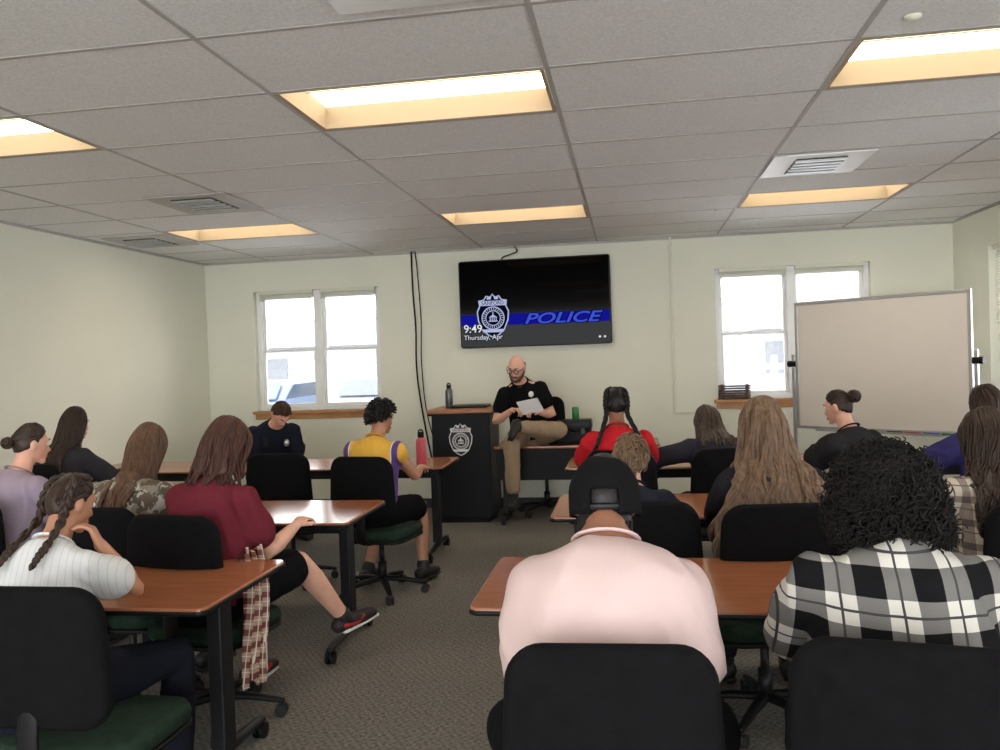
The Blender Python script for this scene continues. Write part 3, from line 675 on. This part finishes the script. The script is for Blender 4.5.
def long_hair(zend=.25,wend=.12,wave=.004,fr=3,num=120,k=1.13,r0=.0065,spread=115,dz=.03,clump=1):
    def h(c,hm):
        b=MB(); cap(b,c.Mh,k,-.8,-.45,.66); rn=c.rnd; s=c.s; Mh=c.Mh; hl=c.B.inverted()@c.hc
        P=[];Q=[]; m=9
        for i in range(m):
            t=i/(m-1); z=hl.z+(zend+.03-hl.z)*t; dp=c.dep(z)
            x=hl.x*(1-t); y0=-(dp-.03); top=.036-.035
            tt=min(1,t*2); y=top*(1-tt)+y0*tt
            P.append(c.U(x,y,z)); Q.append(((.076+(wend*.9-.076)*min(1,t*1.3))*s,(.074+(.028-.074)*tt)*s))
        b.chain(P,Q,18)
        for i in range(num):
            phi=R(rn.uniform(-spread,spread)); sp,cp=math.sin(phi),math.cos(phi); kk=k+rn.uniform(0,.06)
            def hd(x,y,z): 
                d=V((x,y,z)).normalized(); return Mh@V((d.x*.074*kk,d.y*.094*kk,d.z*.115*kk))
            p=[hd(.10*sp+rn.uniform(-.05,.05),.25-.35*rn.random(),1),hd(.62*sp,-.55*cp+.12,.75),hd(sp,-cp,.12)]
            ze=zend+rn.uniform(-dz,dz)*1.3; L=hl.z-.05-ze; nn=max(2,int(L/.08)+1)
            ph=(rn.uniform(0,6.28) if clump==1 else math.floor(phi*4)*2.1+rn.uniform(-.5,.5)) if clump else 0
            ww=wave*rn.uniform(.6,1.3)
            for j in range(1,nn+1):
                t=j/nn; z=hl.z-.05-L*t; bw=.085+(wend-.085)*min(1,t*1.2); dp=c.dep(z)
                x=hl.x*(1-t)+sp*bw; y=-cp*dp*(1.0 if cp>0 else .8)+(.036-.03)*(1-t)
                if z<.5 and abs(x)>.07 and cp>-.25: y=min(y,-dp*.86)
                p.append(c.U(x+rn.uniform(-.008,.008),y+rn.uniform(-.010,.006),z))
            strand(b,p,r0*s,10+nn*6,ww,fr*L*2.2,ph)
        b.build('hair',hm,c.root,True)
    return h
def curly_hair(rx=.165,ry=.15,rz=.15,cz=-.02,cy=-.03,num=330,cr=.013,r0=.0055):
    def h(c,hm):
        b=MB(); cap(b,c.Mh,1.03); rn=c.rnd; Mh=c.Mh
        wd=lambda z:1+(.22*min(1,-z*1.4) if z<0 else -.06*z)
        def fn(d,p):
            q=1+.09*noise.noise(d*5)+.06*noise.noise(d*15)+.03*noise.noise(d*40)
            if d.y>.3 and d.z<.6: q*=1-.62*min(1,(d.y-.3)/.35)
            p=p*q; p.x*=wd(d.z)
            return p
        b.ell((0,cy,cz),(rx*.95,ry*.95,rz*.95),Mh,110,80,fn)
        k=0
        while k<num:
            d=V((rn.gauss(0,1),rn.gauss(0,1),rn.gauss(0,1))).normalized()
            if d.y>.42 and d.z<.55: continue
            k+=1; q1=1+.09*noise.noise(d*5); p=V((d.x*rx*wd(d.z),d.y*ry,d.z*rz))*q1*.95+V((0,cy,cz)); low=max(0,-d.z+.15)
            dirv=(d*.45+V((d.x*.2+rn.gauss(0,.35),d.y*.2+rn.gauss(0,.35),-.65-.5*low+rn.gauss(0,.3)))).normalized(); L=rn.uniform(.03,.06)+.06*low*rn.random()
            a1=dirv.orthogonal().normalized(); a2=dirv.cross(a1); n=14; tt=rn.uniform(.8,1.6)+L*8; ph=rn.uniform(0,6.28); pts=[]; c2=cr*rn.uniform(.5,1.4)
            for i in range(n):
                t=i/(n-1); an=ph+tt*6.28*t; q=p+d*.008*math.sin(t*3.1)+dirv*L*(t-.2)+(a1*math.cos(an)+a2*math.sin(an))*c2*(.6+.4*t); pts.append(Mh@q)
            b.chain(pts,[r0*c.s*(1-.55*i/n) for i in range(n)],4,cap=False)
        b.build('hair',hm,c.root,True)
    return h
def short_hair(k=1.1,num=260,L=.04,lb=-.5,ls=.0,lf=.6,up=.3,r0=.004,cw=0):
    def h(c,hm):
        b=MB(); cap(b,c.Mh,k,lb,ls,lf); rn=c.rnd; m=0
        while m<num:
            d=V((rn.gauss(0,1),rn.gauss(0,1),rn.gauss(0,1))).normalized()
            hl=lb+(ls-lb)*(d.y+1) if d.y<0 else ls+(lf-ls)*min(1,d.y/.7)
            if d.z<hl+.06: continue
            m+=1; p=V((d.x*.074,d.y*.094,d.z*.115))*k*.97; fl=V((d.x*.3+rn.uniform(-.4,.4),-.35+rn.uniform(-.4,.4),-.5+d.z*.2)); fl=(fl-d*fl.dot(d)).normalized()*(1-up)+d*up
            pts=[p+fl*L*t+d*.006*math.sin(t*3)+V((math.sin(t*7+m),math.cos(t*7+m),0))*cw*t for t in (0,.33,.66,1)]
            b.chain([c.Mh@q for q in pts],[r0*1.2,r0*1.3,r0,r0*.4],5,cap=False)
        b.build('hair',hm,c.root,True)
    return h
def pulled_strands(b,c,tgt,num,k=1.1):
    rn=c.rnd
    for i in range(num):
        a=rn.uniform(0,6.28); d0=V((math.cos(a)*.9,.35+.3*math.sin(a),.35+.65*abs(math.sin(a)))).normalized()
        P=[]
        for t in (0,.35,.7,1):
            d=(d0*(1-t)+V(tgt).normalized()*t).normalized(); P.append(c.Mh@V((d.x*.074*k,d.y*.094*k,d.z*.115*k)))
        strand(b,P,.005*c.s,8)
def bun_hair(pos=(0,-.75,.62),R0=.042):
    def h(c,hm):
        b=MB(); cap(b,c.Mh,1.08,-.62,-.12,.62); pulled_strands(b,c,pos,90)
        d=V(pos).normalized(); ctr=V((d.x*.074,d.y*.094,d.z*.115))*1.08+d*R0*.75
        b.ell(ctr,(R0,R0,R0),c.Mh,16,12)
        for i in range(22):
            ax=V((c.rnd.gauss(0,1),c.rnd.gauss(0,1),c.rnd.gauss(0,1))).normalized(); o=ax.orthogonal().normalized(); o2=ax.cross(o)
            b.chain([c.Mh@(ctr+(o*math.cos(t*.45)+o2*math.sin(t*.45))*R0*1.02+ax*R0*.25*math.sin(t)) for t in range(9)],[.006*c.s]*9,5)
        b.build('hair',hm,c.root,True)
    return h
def braid(b,path,r0,turns,n=60):
    q=catmull(path,n)
    for k in range(3):
        pts=[];rad=[]
        for i in range(n):
            t=i/(n-1); a=2*PI*(turns*t+k/3); tp=1-.45*t**2; tn=(q[min(i+1,n-1)]-q[max(i-1,0)]).normalized(); sd=tn.cross(V((0,1,0)))
            if sd.length<.1: sd=V((1,0,0))
            sd.normalize(); up=tn.cross(sd); pts.append(q[i]+sd*r0*.75*tp*math.sin(a)+up*r0*.5*tp*math.sin(2*a)); rad.append(r0*.62*tp)
        b.chain(pts,rad,7)
def braids_hair(length=.30,turns=4.5,r0=.019,spl=.05,out=.02,yk=-.08):
    def h(c,hm):
        b=MB(); cap(b,c.Mh,1.07,-.7,-.15,.62); Mh=c.Mh
        for sx in (-1,1):
            pulled_strands(b,c,(sx*.7,-.75,-.2),45,1.07)
            path=[Mh@V((sx*.03,.03,.116)),Mh@V((sx*.064,-.05,.083)),Mh@V((sx*.076,-.068,.0)),Mh@V((sx*.074,-.066,-.08))]
            for t in (.4,.7,1):
                z=.585-length*t; path.append(c.U(sx*(.076+spl*t),-(c.dep(z)+out) if z<.5 else yk-.03*(.585-z)/.085,z))
            braid(b,path,r0*c.s,turns)
        b.build('hair',hm,c.root,True)
    return h
# palettes
SK={'fair':skinmat('skin_fair',(214,164,142)),'tan':skinmat('skin_tan',(176,126,100)),'brown':skinmat('skin_brown',(140,94,72)),'light':skinmat('skin_light',(206,158,138))}
HR={'black':hairmat('hair_black',(24,21,21)),'curls':hairmat('hair_soft_black',(25,21,21),.6,.2),'dkbrown':hairmat('hair_dark_brown',(48,35,28)),'auburn':hairmat('hair_auburn',(66,41,33)),'brown':hairmat('hair_brown',(82,59,44)),'blond':hairmat('hair_dark_blond',(104,82,65)),'sandy':hairmat('hair_sandy',(108,86,66)),'grey':hairmat('hair_ash_brown',(64,51,43)),'shortbrown':hairmat('hair_short_brown',(70,54,44),.7,.1)}
def shoe(name,c,w=0):
    m=mat(name,c,.6,.1); m['w']=w; return m
SH={'black':shoe('shoe_black',(24,24,26)),'red':shoe('shoe_black_red',(30,24,26),2),'white':shoe('shoe_white',(210,208,204),1)}
JE=cloth('dark_denim',(26,28,36)); BK=cloth('black_cotton',(20,20,22)); KH=cloth('khaki_twill',(146,126,104)); NV=cloth('navy_uniform',(30,33,43))
def stripes():
    n=N('white_striped_cotton'); x=n.xyz(); a=band(n,n.math('ADD',x[0],n.math('MULTIPLY',x[1],.35)),45,.14); n.color(n.mix(a,lin((214,214,214)),lin((190,198,206)))); n.rough(.95); n.b.inputs['Specular IOR Level'].default_value=.05; return n.m
def jersey():
    n=N('yellow_purple_jersey'); x=n.xyz(); ax=n.math('ABSOLUTE',x[0]); y=lin((218,168,60)); p=lin((84,52,120)); w=lin((225,220,215))
    c=n.mix(n.math('GREATER_THAN',ax,.154),y,w); c=n.mix(n.math('GREATER_THAN',ax,.163),c,p); c=n.mix(n.math('GREATER_THAN',ax,.200),c,y)
    z=n.math('MULTIPLY',n.math('GREATER_THAN',x[2],.86),n.math('LESS_THAN',x[2],.92)); z=n.math('MULTIPLY',z,n.math('LESS_THAN',ax,.10)); c=n.mix(z,c,p)
    n.color(c); n.rough(.7); n.bump(n.noise(200),.2,.002); return n.m
CH2=chair_proto(.22); CH2.location=(-.86,8.02,0); CH2['label']='high backed black chair behind the desk and presenter'
# 1 presenter -----------------------------------------------------------
def stub(c,hm):
    b=MB(); Mh=c.Mh
    b.chain([(-.072,.0,-.03),(-.064,.035,-.07),(-.036,.074,-.096),(0,.09,-.102),(.036,.074,-.096),(.064,.035,-.07),(.072,.0,-.03)],[(.008,.012),(.01,.016),(.014,.018),(.015,.018),(.014,.018),(.01,.016),(.008,.012)],10,M=Mh)
    b.chain([(-.03,.085,-.068),(-.018,.094,-.049),(.018,.094,-.049),(.03,.085,-.068)],[.006]*4,8,M=Mh); b.build('beard',hm,c.root,True)
    b=MB(); b.chain([(-.076,-.02,.0),(-.06,-.07,-.01),(0,-.094,-.015),(.06,-.07,-.01),(.076,-.02,.0)],[(.006,.026)]*5,10,M=Mh); b.build('hair',hm,c.root,True)
    b=MB()
    for sx in (-1,1):
        b.torus((sx*.033,.103,.01),.022,.0034,Mh); b.chain([(sx*.055,.1,.014),(sx*.08,.05,.014),(sx*.082,-.01,.008)],[.003]*3,6,M=Mh)
    b.chain([(-.012,.105,.014),(.012,.105,.014)],[.003]*2,6,M=Mh); b.build('glasses',M['black'],c.root,True)
PXX=-.95
c=person('bald bearded presenter in a black polo sitting on the desk reading papers',(PXX,7.57),184,SK['light'],BK,KH,SH['black'],s=.98,g=1.02,lean=13,side=8,hunch=.07,head=(-22,14,-8),hipz=.845,hair=stub,hm=HR['brown'],sl=.5,loose=.008,flare=.008,waist=.95,wr=.006,
  arms={'L':dict(w=(-.09,.33,1.07),pole=(-.55,-.35,-.9),hd=(.6,.55,.2),pn=(.3,0,-.8),curl=.6),'R':dict(w=(.14,.32,1.09),pole=(.7,-.3,-.9),hd=(-.7,.5,.1),pn=(-.3,.2,-.8),curl=.6)},
  legs={'R':((.15,.42,.80),(.15,.42,.36)),'L':((-.28,.34,.90),(.05,.47,.945))},feet={'R':(.05,1,-.15),'L':(.1,.85,-.5)},vox=.008)
b=MB(); e=c.U(-.085,.118,.425); b.ell(e,(.024,.026,.028),None,12,10); b.build('chest_badge',M['emw'],c.root,True)
Mp=Matrix.Translation((PXX,7.57,0))@Matrix.Rotation(R(184),4,'Z')
b=MB()
for k in range(3): b.add([(-.11,0,-.075+.002*k),(.09,0,-.07),(.10,.004*k,.085),(-.09,.006*k,.08+.003*k)],[(0,1,2,3)],Mp@Matrix.Translation((-.03,.44+.004*k,1.12))@Matrix.Rotation(R(-34),4,'X')@Matrix.Rotation(R(14),4,'Y'))
tag(b.build('paper',M['paper']),'white sheets of paper held in both hands by the presenter','paper')
# 2 officer
c=person('officer in dark uniform sitting by the left window looking down',(-3.37,7.1),-138,SK['fair'],NV,NV,SH['black'],s=1.02,g=1.08,lean=23,hunch=.09,head=(8,36,0),hm=HR['shortbrown'],hair=short_hair(1.03,700,.016,-.55,-.05,.58,.10,.0026),sl=.6,loose=.012,arms={'L':dict(w=(-.06,.46,.68)),'R':dict(w=(.06,.46,.68))})
pm=mat('patch_grey_gold',(200,194,170),.7)
for sx,nm in ((-1,'L'),(1,'R')):
    S,E,W=c.ar[nm][:3]; p=S.lerp(E,.35)+V((sx*.070,.02,0)); b=MB(); b.ell(p,(.018,.034,.042),None,10,8); b.build('shoulder_patch',pm,c.root,True)
b=MB(); b.ell(c.U(-.08,.130,.40),(.026,.02,.032),None,10,8); b.build('badge',M['silver'],c.root,True)
b=MB(); q=c.U(.11,.125,.42); b.box(q.x-.022,q.x+.022,q.y-.012,q.y+.016,q.z-.035,q.z+.035); rb=b.build('shoulder_radio',M['black'],c.root,bevel=.006)
b=MB(); b.torus(V((0,.0,.545)),.175*1.08,.024,Matrix.Translation((0,.0,.09))@Matrix.Diagonal((1,.78,1,1)),28,8,'Z'); b.build('duty_belt',M['black'],c.root,True)
chair_for(-3.37,7.1,-138,'black chair under the officer by the left window')
# 3 jersey boy
person('boy in a yellow and purple jersey seated at the front left table',(-1.75,5.22),-10,SK['tan'],jersey(),BK,SH['black'],s=.91,g=1.0,shorts=True,lean=10,head=(-22,4,0),hm=HR['black'],hair=short_hair(1.2,420,.05,-.45,-.05,.5,.5,.006,.008),sl=.14,flare=.0,loose=.02,
  arms={'L':dict(w=(-.16,.48,.76)),'R':dict(w=(.16,.46,.79))},legs={'R':((.16,.43,.52),(.2,.36,.115)),'L':((-.12,.43,.52),(-.16,.22,.115))})
chair_for(-1.75,5.22,-10,'black chair under the boy in the yellow jersey',0,.03,.05)
# 4 maroon
MR=cloth('maroon_cotton',(104,40,51))
c=person('person in a maroon shirt with shoulder length auburn hair and bare legs',(-1.87,3.28),-14,SK['fair'],MR,BK,SH['red'],s=.94,g=1.18,shorts=True,lean=8,head=(-8,3,0),hm=HR['auburn'],hair=long_hair(.54,.12,.015,4.5,230,k=1.2,spread=125,r0=.0055,clump=2),al=1.04,sl=.56,loose=.015,
  arms={'L':dict(w=(-.16,.48,.79)),'R':dict(w=(.20,.38,.80),pole=(.2,-.4,-1))},legs={'R':((.16,.46,.60),(.21,.72,.27)),'L':((-.12,.43,.53),(-.10,.40,.115))},feet={'R':(.2,.95,.1)},vox=.008)
chair_for(-1.87,3.28,-14,'black chair under the person in the maroon shirt',6)
nz=26; nu=18
FL=plaid('brown_flannel_plaid',(170,146,130),(118,74,66),(62,36,36),16,.4,(220,210,196))
gv=[];gf=[]
for i in range(nz):
    t=i/(nz-1); z=.78-.56*t
    for j in range(nu):
        w=j/(nu-1)-.5; gv.append((.275+.05*t*.4+.016*math.sin(w*17+t*2.5)+.010*math.sin(w*31),-.02+w*(.10+.07*t)+.02*math.sin(t*5),z+.05*abs(w)*t-.02*math.sin(w*9)))
for i in range(nz-1):
    for j in range(nu-1): gf.append((i*nu+j,i*nu+j+1,(i+1)*nu+j+1,(i+1)*nu+j))
b=MB(); b.add(gv,gf); fl=b.build('tied_flannel',FL,c.root,True); sm=fl.modifiers.new('solid','SOLIDIFY'); sm.thickness=.008
b=MB(); b.chain([c.U(.06,-.17,.1),c.U(.19,-.125,.1),c.U(.24,0,.1),c.U(.19,.12,.09)],[.03,.032,.034,.03],10); b.build('flannel_knot',FL,c.root,True)
# 5 camo
person('girl in a camouflage top with long straight brown hair',(-2.38,3.46),-4,SK['fair'],camo('camouflage_cotton',[(118,114,104),(66,64,56),(158,154,144),(84,70,58)]),JE,SH['black'],s=.92,g=1.1,sleeve='long',lean=12,head=(-6,2,0),hm=HR['brown'],hair=long_hair(.32,.07,.003,2,120,k=1.13),arms={'L':dict(w=(-.2,.48,.79)),'R':dict(w=(.1,.5,.79))})
chair_for(-2.38,3.46,-4,'black chair under the girl in the camouflage top',2)
# 6
person('girl with long dark hair and dark top at the far left',(-3.95,5.05),-8,SK['fair'],cloth('charcoal_cotton',(52,50,56)),JE,SH['black'],s=.93,g=.98,sleeve='long',lean=8,head=(-12,2,0),hm=HR['dkbrown'],hair=long_hair(.18,.11,.004,2,120),arms={'R':dict(w=(.22,.48,.79)),'L':dict(w=(-.14,.45,.79))})
chair_for(-3.95,5.05,-8,'black chair under the girl with long dark hair at far left')
# 7
person('girl with a dark bun and lavender grey shirt at the left edge',(-3.24,3.74),-12,SK['fair'],cloth('lavender_grey_cotton',(150,136,152)),JE,SH['black'],s=.91,g=1.06,lean=8,head=(-20,2,0),hm=HR['dkbrown'],hair=bun_hair((0,-.95,.0),.03),arms={'R':dict(w=(.22,.42,.79)),'L':dict(w=(-.10,.42,.79))})
chair_for(-3.24,3.74,-12,'black chair under the girl in the lavender grey shirt')
# 8 striped girl
c=person('girl in a white striped shirt with two dark braids resting her chin',(-1.90,2.28),-2,SK['tan'],stripes(),JE,SH['white'],s=.84,g=.98,lean=14,side=-5,hunch=.06,head=(-14,8,8),hm=HR['dkbrown'],hair=braids_hair(.15,4.5,.017,.005,.03,-.10),al=.9,loose=.010,flare=.014,sl=.52,wr=.010,
  arms={'R':dict(e=(.165,.31,.79),w=(.085,.225,.965),hd=(-.35,-.05,.75),pn=(-.7,-.35,-.2),curl=.5),'L':dict(w=(-.26,-.02,.53),pole=(-.6,-.7,0),curl=.35)},legs={'R':((.24,.40,.525),(.24,.38,.115))},vox=.0075)
chair_for(-1.70,2.28,0,'black chair with green seat under the girl in stripes',0,.0,.0)
# 9 pink
def capped(c,hm):
    b=MB(); cap(b,c.Mh,1.10,-.80,-.1,.62); Mh=c.Mh
    b.chain([(0,-.052,-.05),(0,-.050,-.085),(0,-.056,-.125)],[(.070,.050),(.068,.052),(.062,.050)],18,M=Mh)
    for i in range(160):
        a=c.rnd.uniform(-1.2,1.2); z=c.rnd.uniform(-.12,-.05); p=V((.070*math.sin(a),-.052-.052*math.cos(a),z)); b.chain([Mh@p,Mh@(p+V((0,-.003,-.012))),Mh@(p+V((c.rnd.uniform(-.004,.004),.001,-.026)))],[.0035*c.s,.003*c.s,.001],5,cap=False)
    b.build('hair',hm,c.root,True)
    K=(.092,.108,.120); nu,nv=48,18; vs=[];fs=[]
    for i in range(nv+1):
        th=R(103)*(1-i/nv)+.02
        for j in range(nu):
            ph=2*PI*j/nu; d=V((math.sin(th)*math.cos(ph),math.sin(th)*math.sin(ph),math.cos(th))); q=abs(d.z)**.85*(1 if d.z>0 else -1); vs.append(Mh@(V((d.x*K[0],d.y*K[1],q*K[2]+.0))*(1+.035*noise.noise(d*2.6))))
    for i in range(nv):
        for j in range(nu):
            ph=2*PI*(j+.5)/nu; z=math.cos(R(103)*(1-(i+.5)/nv)); dx=abs(((ph-1.5*PI+PI)%(2*PI))-PI)
            if dx<.42 and z<.22*math.sqrt(max(0,1-(dx/.42)**2)): continue
            k=(j+1)%nu; fs.append((i*nu+j,i*nu+k,(i+1)*nu+k,(i+1)*nu+j))
    b=MB(); b.add(vs,fs); cp=b.build('cap',mat('cap_black_cotton',(20,20,22),.95,.12,10,.3,200,spec=.1),c.root,True); sm=cp.modifiers.new('solid','SOLIDIFY'); sm.thickness=.003; sm.offset=1
    b=MB(); b.chain([Mh@V((K[0]*.985*math.sin(a),-K[1]*.985*math.cos(a),-.020)) for a in [R(-34+6.8*i) for i in range(11)]],[(.008*c.s,.0025)]*11,8,ref=V((0,0,1))); b.build('strap',M['blackmetal'],cp,True)
    b=MB(); rs=[]
    for i in range(7):
        t=i/6; rs.append([Mh@V((x*(.080-.012*t*t),.085+.085*t*math.sqrt(max(0,1-(x*.8)**2)),-.012-.012*t-.022*x*x)) for x in [k/8-1 for k in range(17)]])
    n=17; b.add([p for r_ in rs for p in r_],[(i*n+j,i*n+j+1,(i+1)*n+j+1,(i+1)*n+j) for i in range(6) for j in range(16)]); br=b.build('brim',cp.data.materials[0],cp,True); sm=br.modifiers.new('solid','SOLIDIFY'); sm.thickness=.004
    b=MB(); b.ell((0,0,.121),(.008,.008,.005),Mh,10,6); b.build('button',cp.data.materials[0],cp,True)
person('broad person in a pink t-shirt and black cap seated in the foreground',(-.07,1.9),2,SK['brown'],cloth('pink_cotton',(208,184,182),.02),BK,SH['black'],s=1.0,g=1.28,gs=1.2,sp=1.0,sz=.425,al=1.0,full=.022,shorts=True,lean=11,hunch=.07,head=(0,4,0),hoff=(0,-.01,-.058),hm=HR['black'],hair=capped,hs=1.02,arms={'L':dict(w=(-.20,.36,.68),pole=(-.06,-.4,-1)),'R':dict(w=(.24,.36,.68),pole=(.12,-.4,-1))},
  legs={'L':((-.28,.36,.53),(-.24,.40,.115)),'R':((.28,.36,.53),(.24,.40,.115))},vox=.008,loose=.022,wr=.008,sl=.62,sm=45,wf=7,flare=.012,waist=1.03)
chair_for(-.07,1.9,2,'black chair under the person in the pink t-shirt',0,.02)
# 10 plaid
person('person with big black curls in a black and white plaid flannel shirt',(.62,1.96),-2,SK['tan'],plaid('black_white_plaid',(208,205,198),(116,114,112),(26,26,28),8.2,.5,(70,70,72)),JE,SH['black'],s=.96,g=1.2,sleeve='long',lean=14,hunch=.05,head=(4,8,0),hm=HR['curls'],hair=curly_hair(.126,.132,.144,-.038,-.03,3000,.011,.0034),arms={'L':dict(w=(-.15,.54,.80),pole=(-.6,-.3,-.9)),'R':dict(w=(.22,.54,.80),pole=(.8,-.3,-.7))},vox=.0085,loose=.020,wr=.013,sm=14)
chair_for(.62,1.96,-2,'black chair under the person in the plaid flannel',-8,.0,-.05)
# 11 child
person('small child with sandy hair and dark shirt in the right middle row',(-.01,3.55),0,SK['fair'],cloth('dark_navy_cotton',(40,42,54)),JE,SH['black'],s=.77,g=.98,lean=10,head=(-15,6,0),hs=1.08,hm=HR['sandy'],hair=short_hair(1.16,520,.05,-.75,-.25,.5,.12,.004,.003),arms={'L':dict(w=(-.15,.44,.79)),'R':dict(w=(.15,.44,.79))})
chair_for(-.01,3.55,0,'black chair behind the small child with sandy hair',-4,.02,.06)
# 12 red
person('girl in a red shirt with two black braids at the front right table',(-.09,5.32),6,SK['brown'],cloth('red_cotton',(190,38,46)),JE,SH['black'],s=.96,g=1.0,lean=6,head=(0,4,0),hm=HR['black'],hair=braids_hair(.30,6,.0150,.15,0),arms={'L':dict(w=(-.2,.5,.79)),'R':dict(w=(.2,.5,.79))})
chair_for(-.09,5.32,6,'black chair under the girl in the red shirt',-18,.02,.06)
# 13
person('girl with ash brown hair leaning low over the front right table',(.57,5.38),8,SK['fair'],cloth('dark_grey_cotton',(52,52,62)),JE,SH['black'],s=.9,g=1.0,sleeve='long',lean=28,hunch=.05,head=(10,18,0),hm=HR['grey'],hair=long_hair(.44,.12,.004,2,130,k=1.2),arms={'L':dict(w=(-.36,.46,.79),pole=(-1,0,-.2)),'R':dict(w=(.2,.55,.79))})
chair_for(.57,5.38,8,'black chair under the girl leaning low over her table',4,.0,-.05)
# 14
person('person with very long wavy dark blond hair down the back',(.575,3.52),4,SK['fair'],cloth('black_knit',(38,37,42)),JE,SH['black'],s=.95,g=1.02,sleeve='long',lean=7,head=(6,3,0),hm=HR['blond'],hair=long_hair(.12,.26,.022,2.6,380,k=1.22,spread=120,dz=.05,r0=.007,clump=2),arms={'L':dict(w=(-.12,.5,.79)),'R':dict(w=(.14,.5,.79))})
chair_for(.575,3.52,4,'black chair under the person with very long blond hair',4,-.02,-.06)
# 15
person('person with a dark top bun and black top turned left by the whiteboard',(1.40,5.3),30,SK['fair'],cloth('black_jersey_knit',(48,46,50)),JE,SH['black'],s=.90,g=1.02,lean=10,head=(22,4,0),hm=HR['dkbrown'],hair=bun_hair((0,-.95,.35),.042),arms={'L':dict(w=(-.1,.5,.79)),'R':dict(w=(.2,.46,.79))})
chair_for(1.40,5.3,30,'black chair under the person with the top bun')
# 16
person('person in a purple blue jacket with dark hair at the right edge',(2.06,4.95),14,SK['tan'],cloth('purple_blue_fleece',(62,58,112)),JE,SH['black'],s=.95,g=1.2,sleeve='long',lean=8,head=(14,5,0),hm=HR['dkbrown'],hair=long_hair(.5,.09,.004,2,120,k=1.12),arms={'L':dict(w=(-.30,.46,.79),pole=(-1,-.2,-.4)),'R':dict(w=(.22,.5,.79))},hoff=(.03,0,-.03))
chair_for(2.06,4.95,14,'black chair under the person in the purple blue jacket')
# 17
person('person with curly brown hair and pale plaid shirt cut by the right edge',(1.48,3.5),4,SK['tan'],plaid('pale_plaid',(196,188,176),(140,128,120),(96,86,82),11,.3),JE,SH['black'],s=.87,g=1.1,sleeve='long',lean=10,head=(12,4,0),hm=HR['dkbrown'],hair=long_hair(.28,.17,.024,3.8,300,k=1.28,spread=125,r0=.005),arms={'L':dict(w=(-.2,.5,.79)),'R':dict(w=(.2,.5,.79))})
chair_for(1.48,3.5,4,'black chair under the person with curly brown hair',2,.0)
place_chair(-2.44,5.5,4,'empty black chair at the front left table beside the boy')
# ------------------------------------------------------------------ light
w=bpy.data.worlds.new('world'); SC.world=w; w.use_nodes=True; nt=w.node_tree
bg=nt.nodes['Background']; bg.inputs[0].default_value=(.96,.98,1,1); bg.inputs[1].default_value=8.2
SC.view_settings.view_transform='Standard'
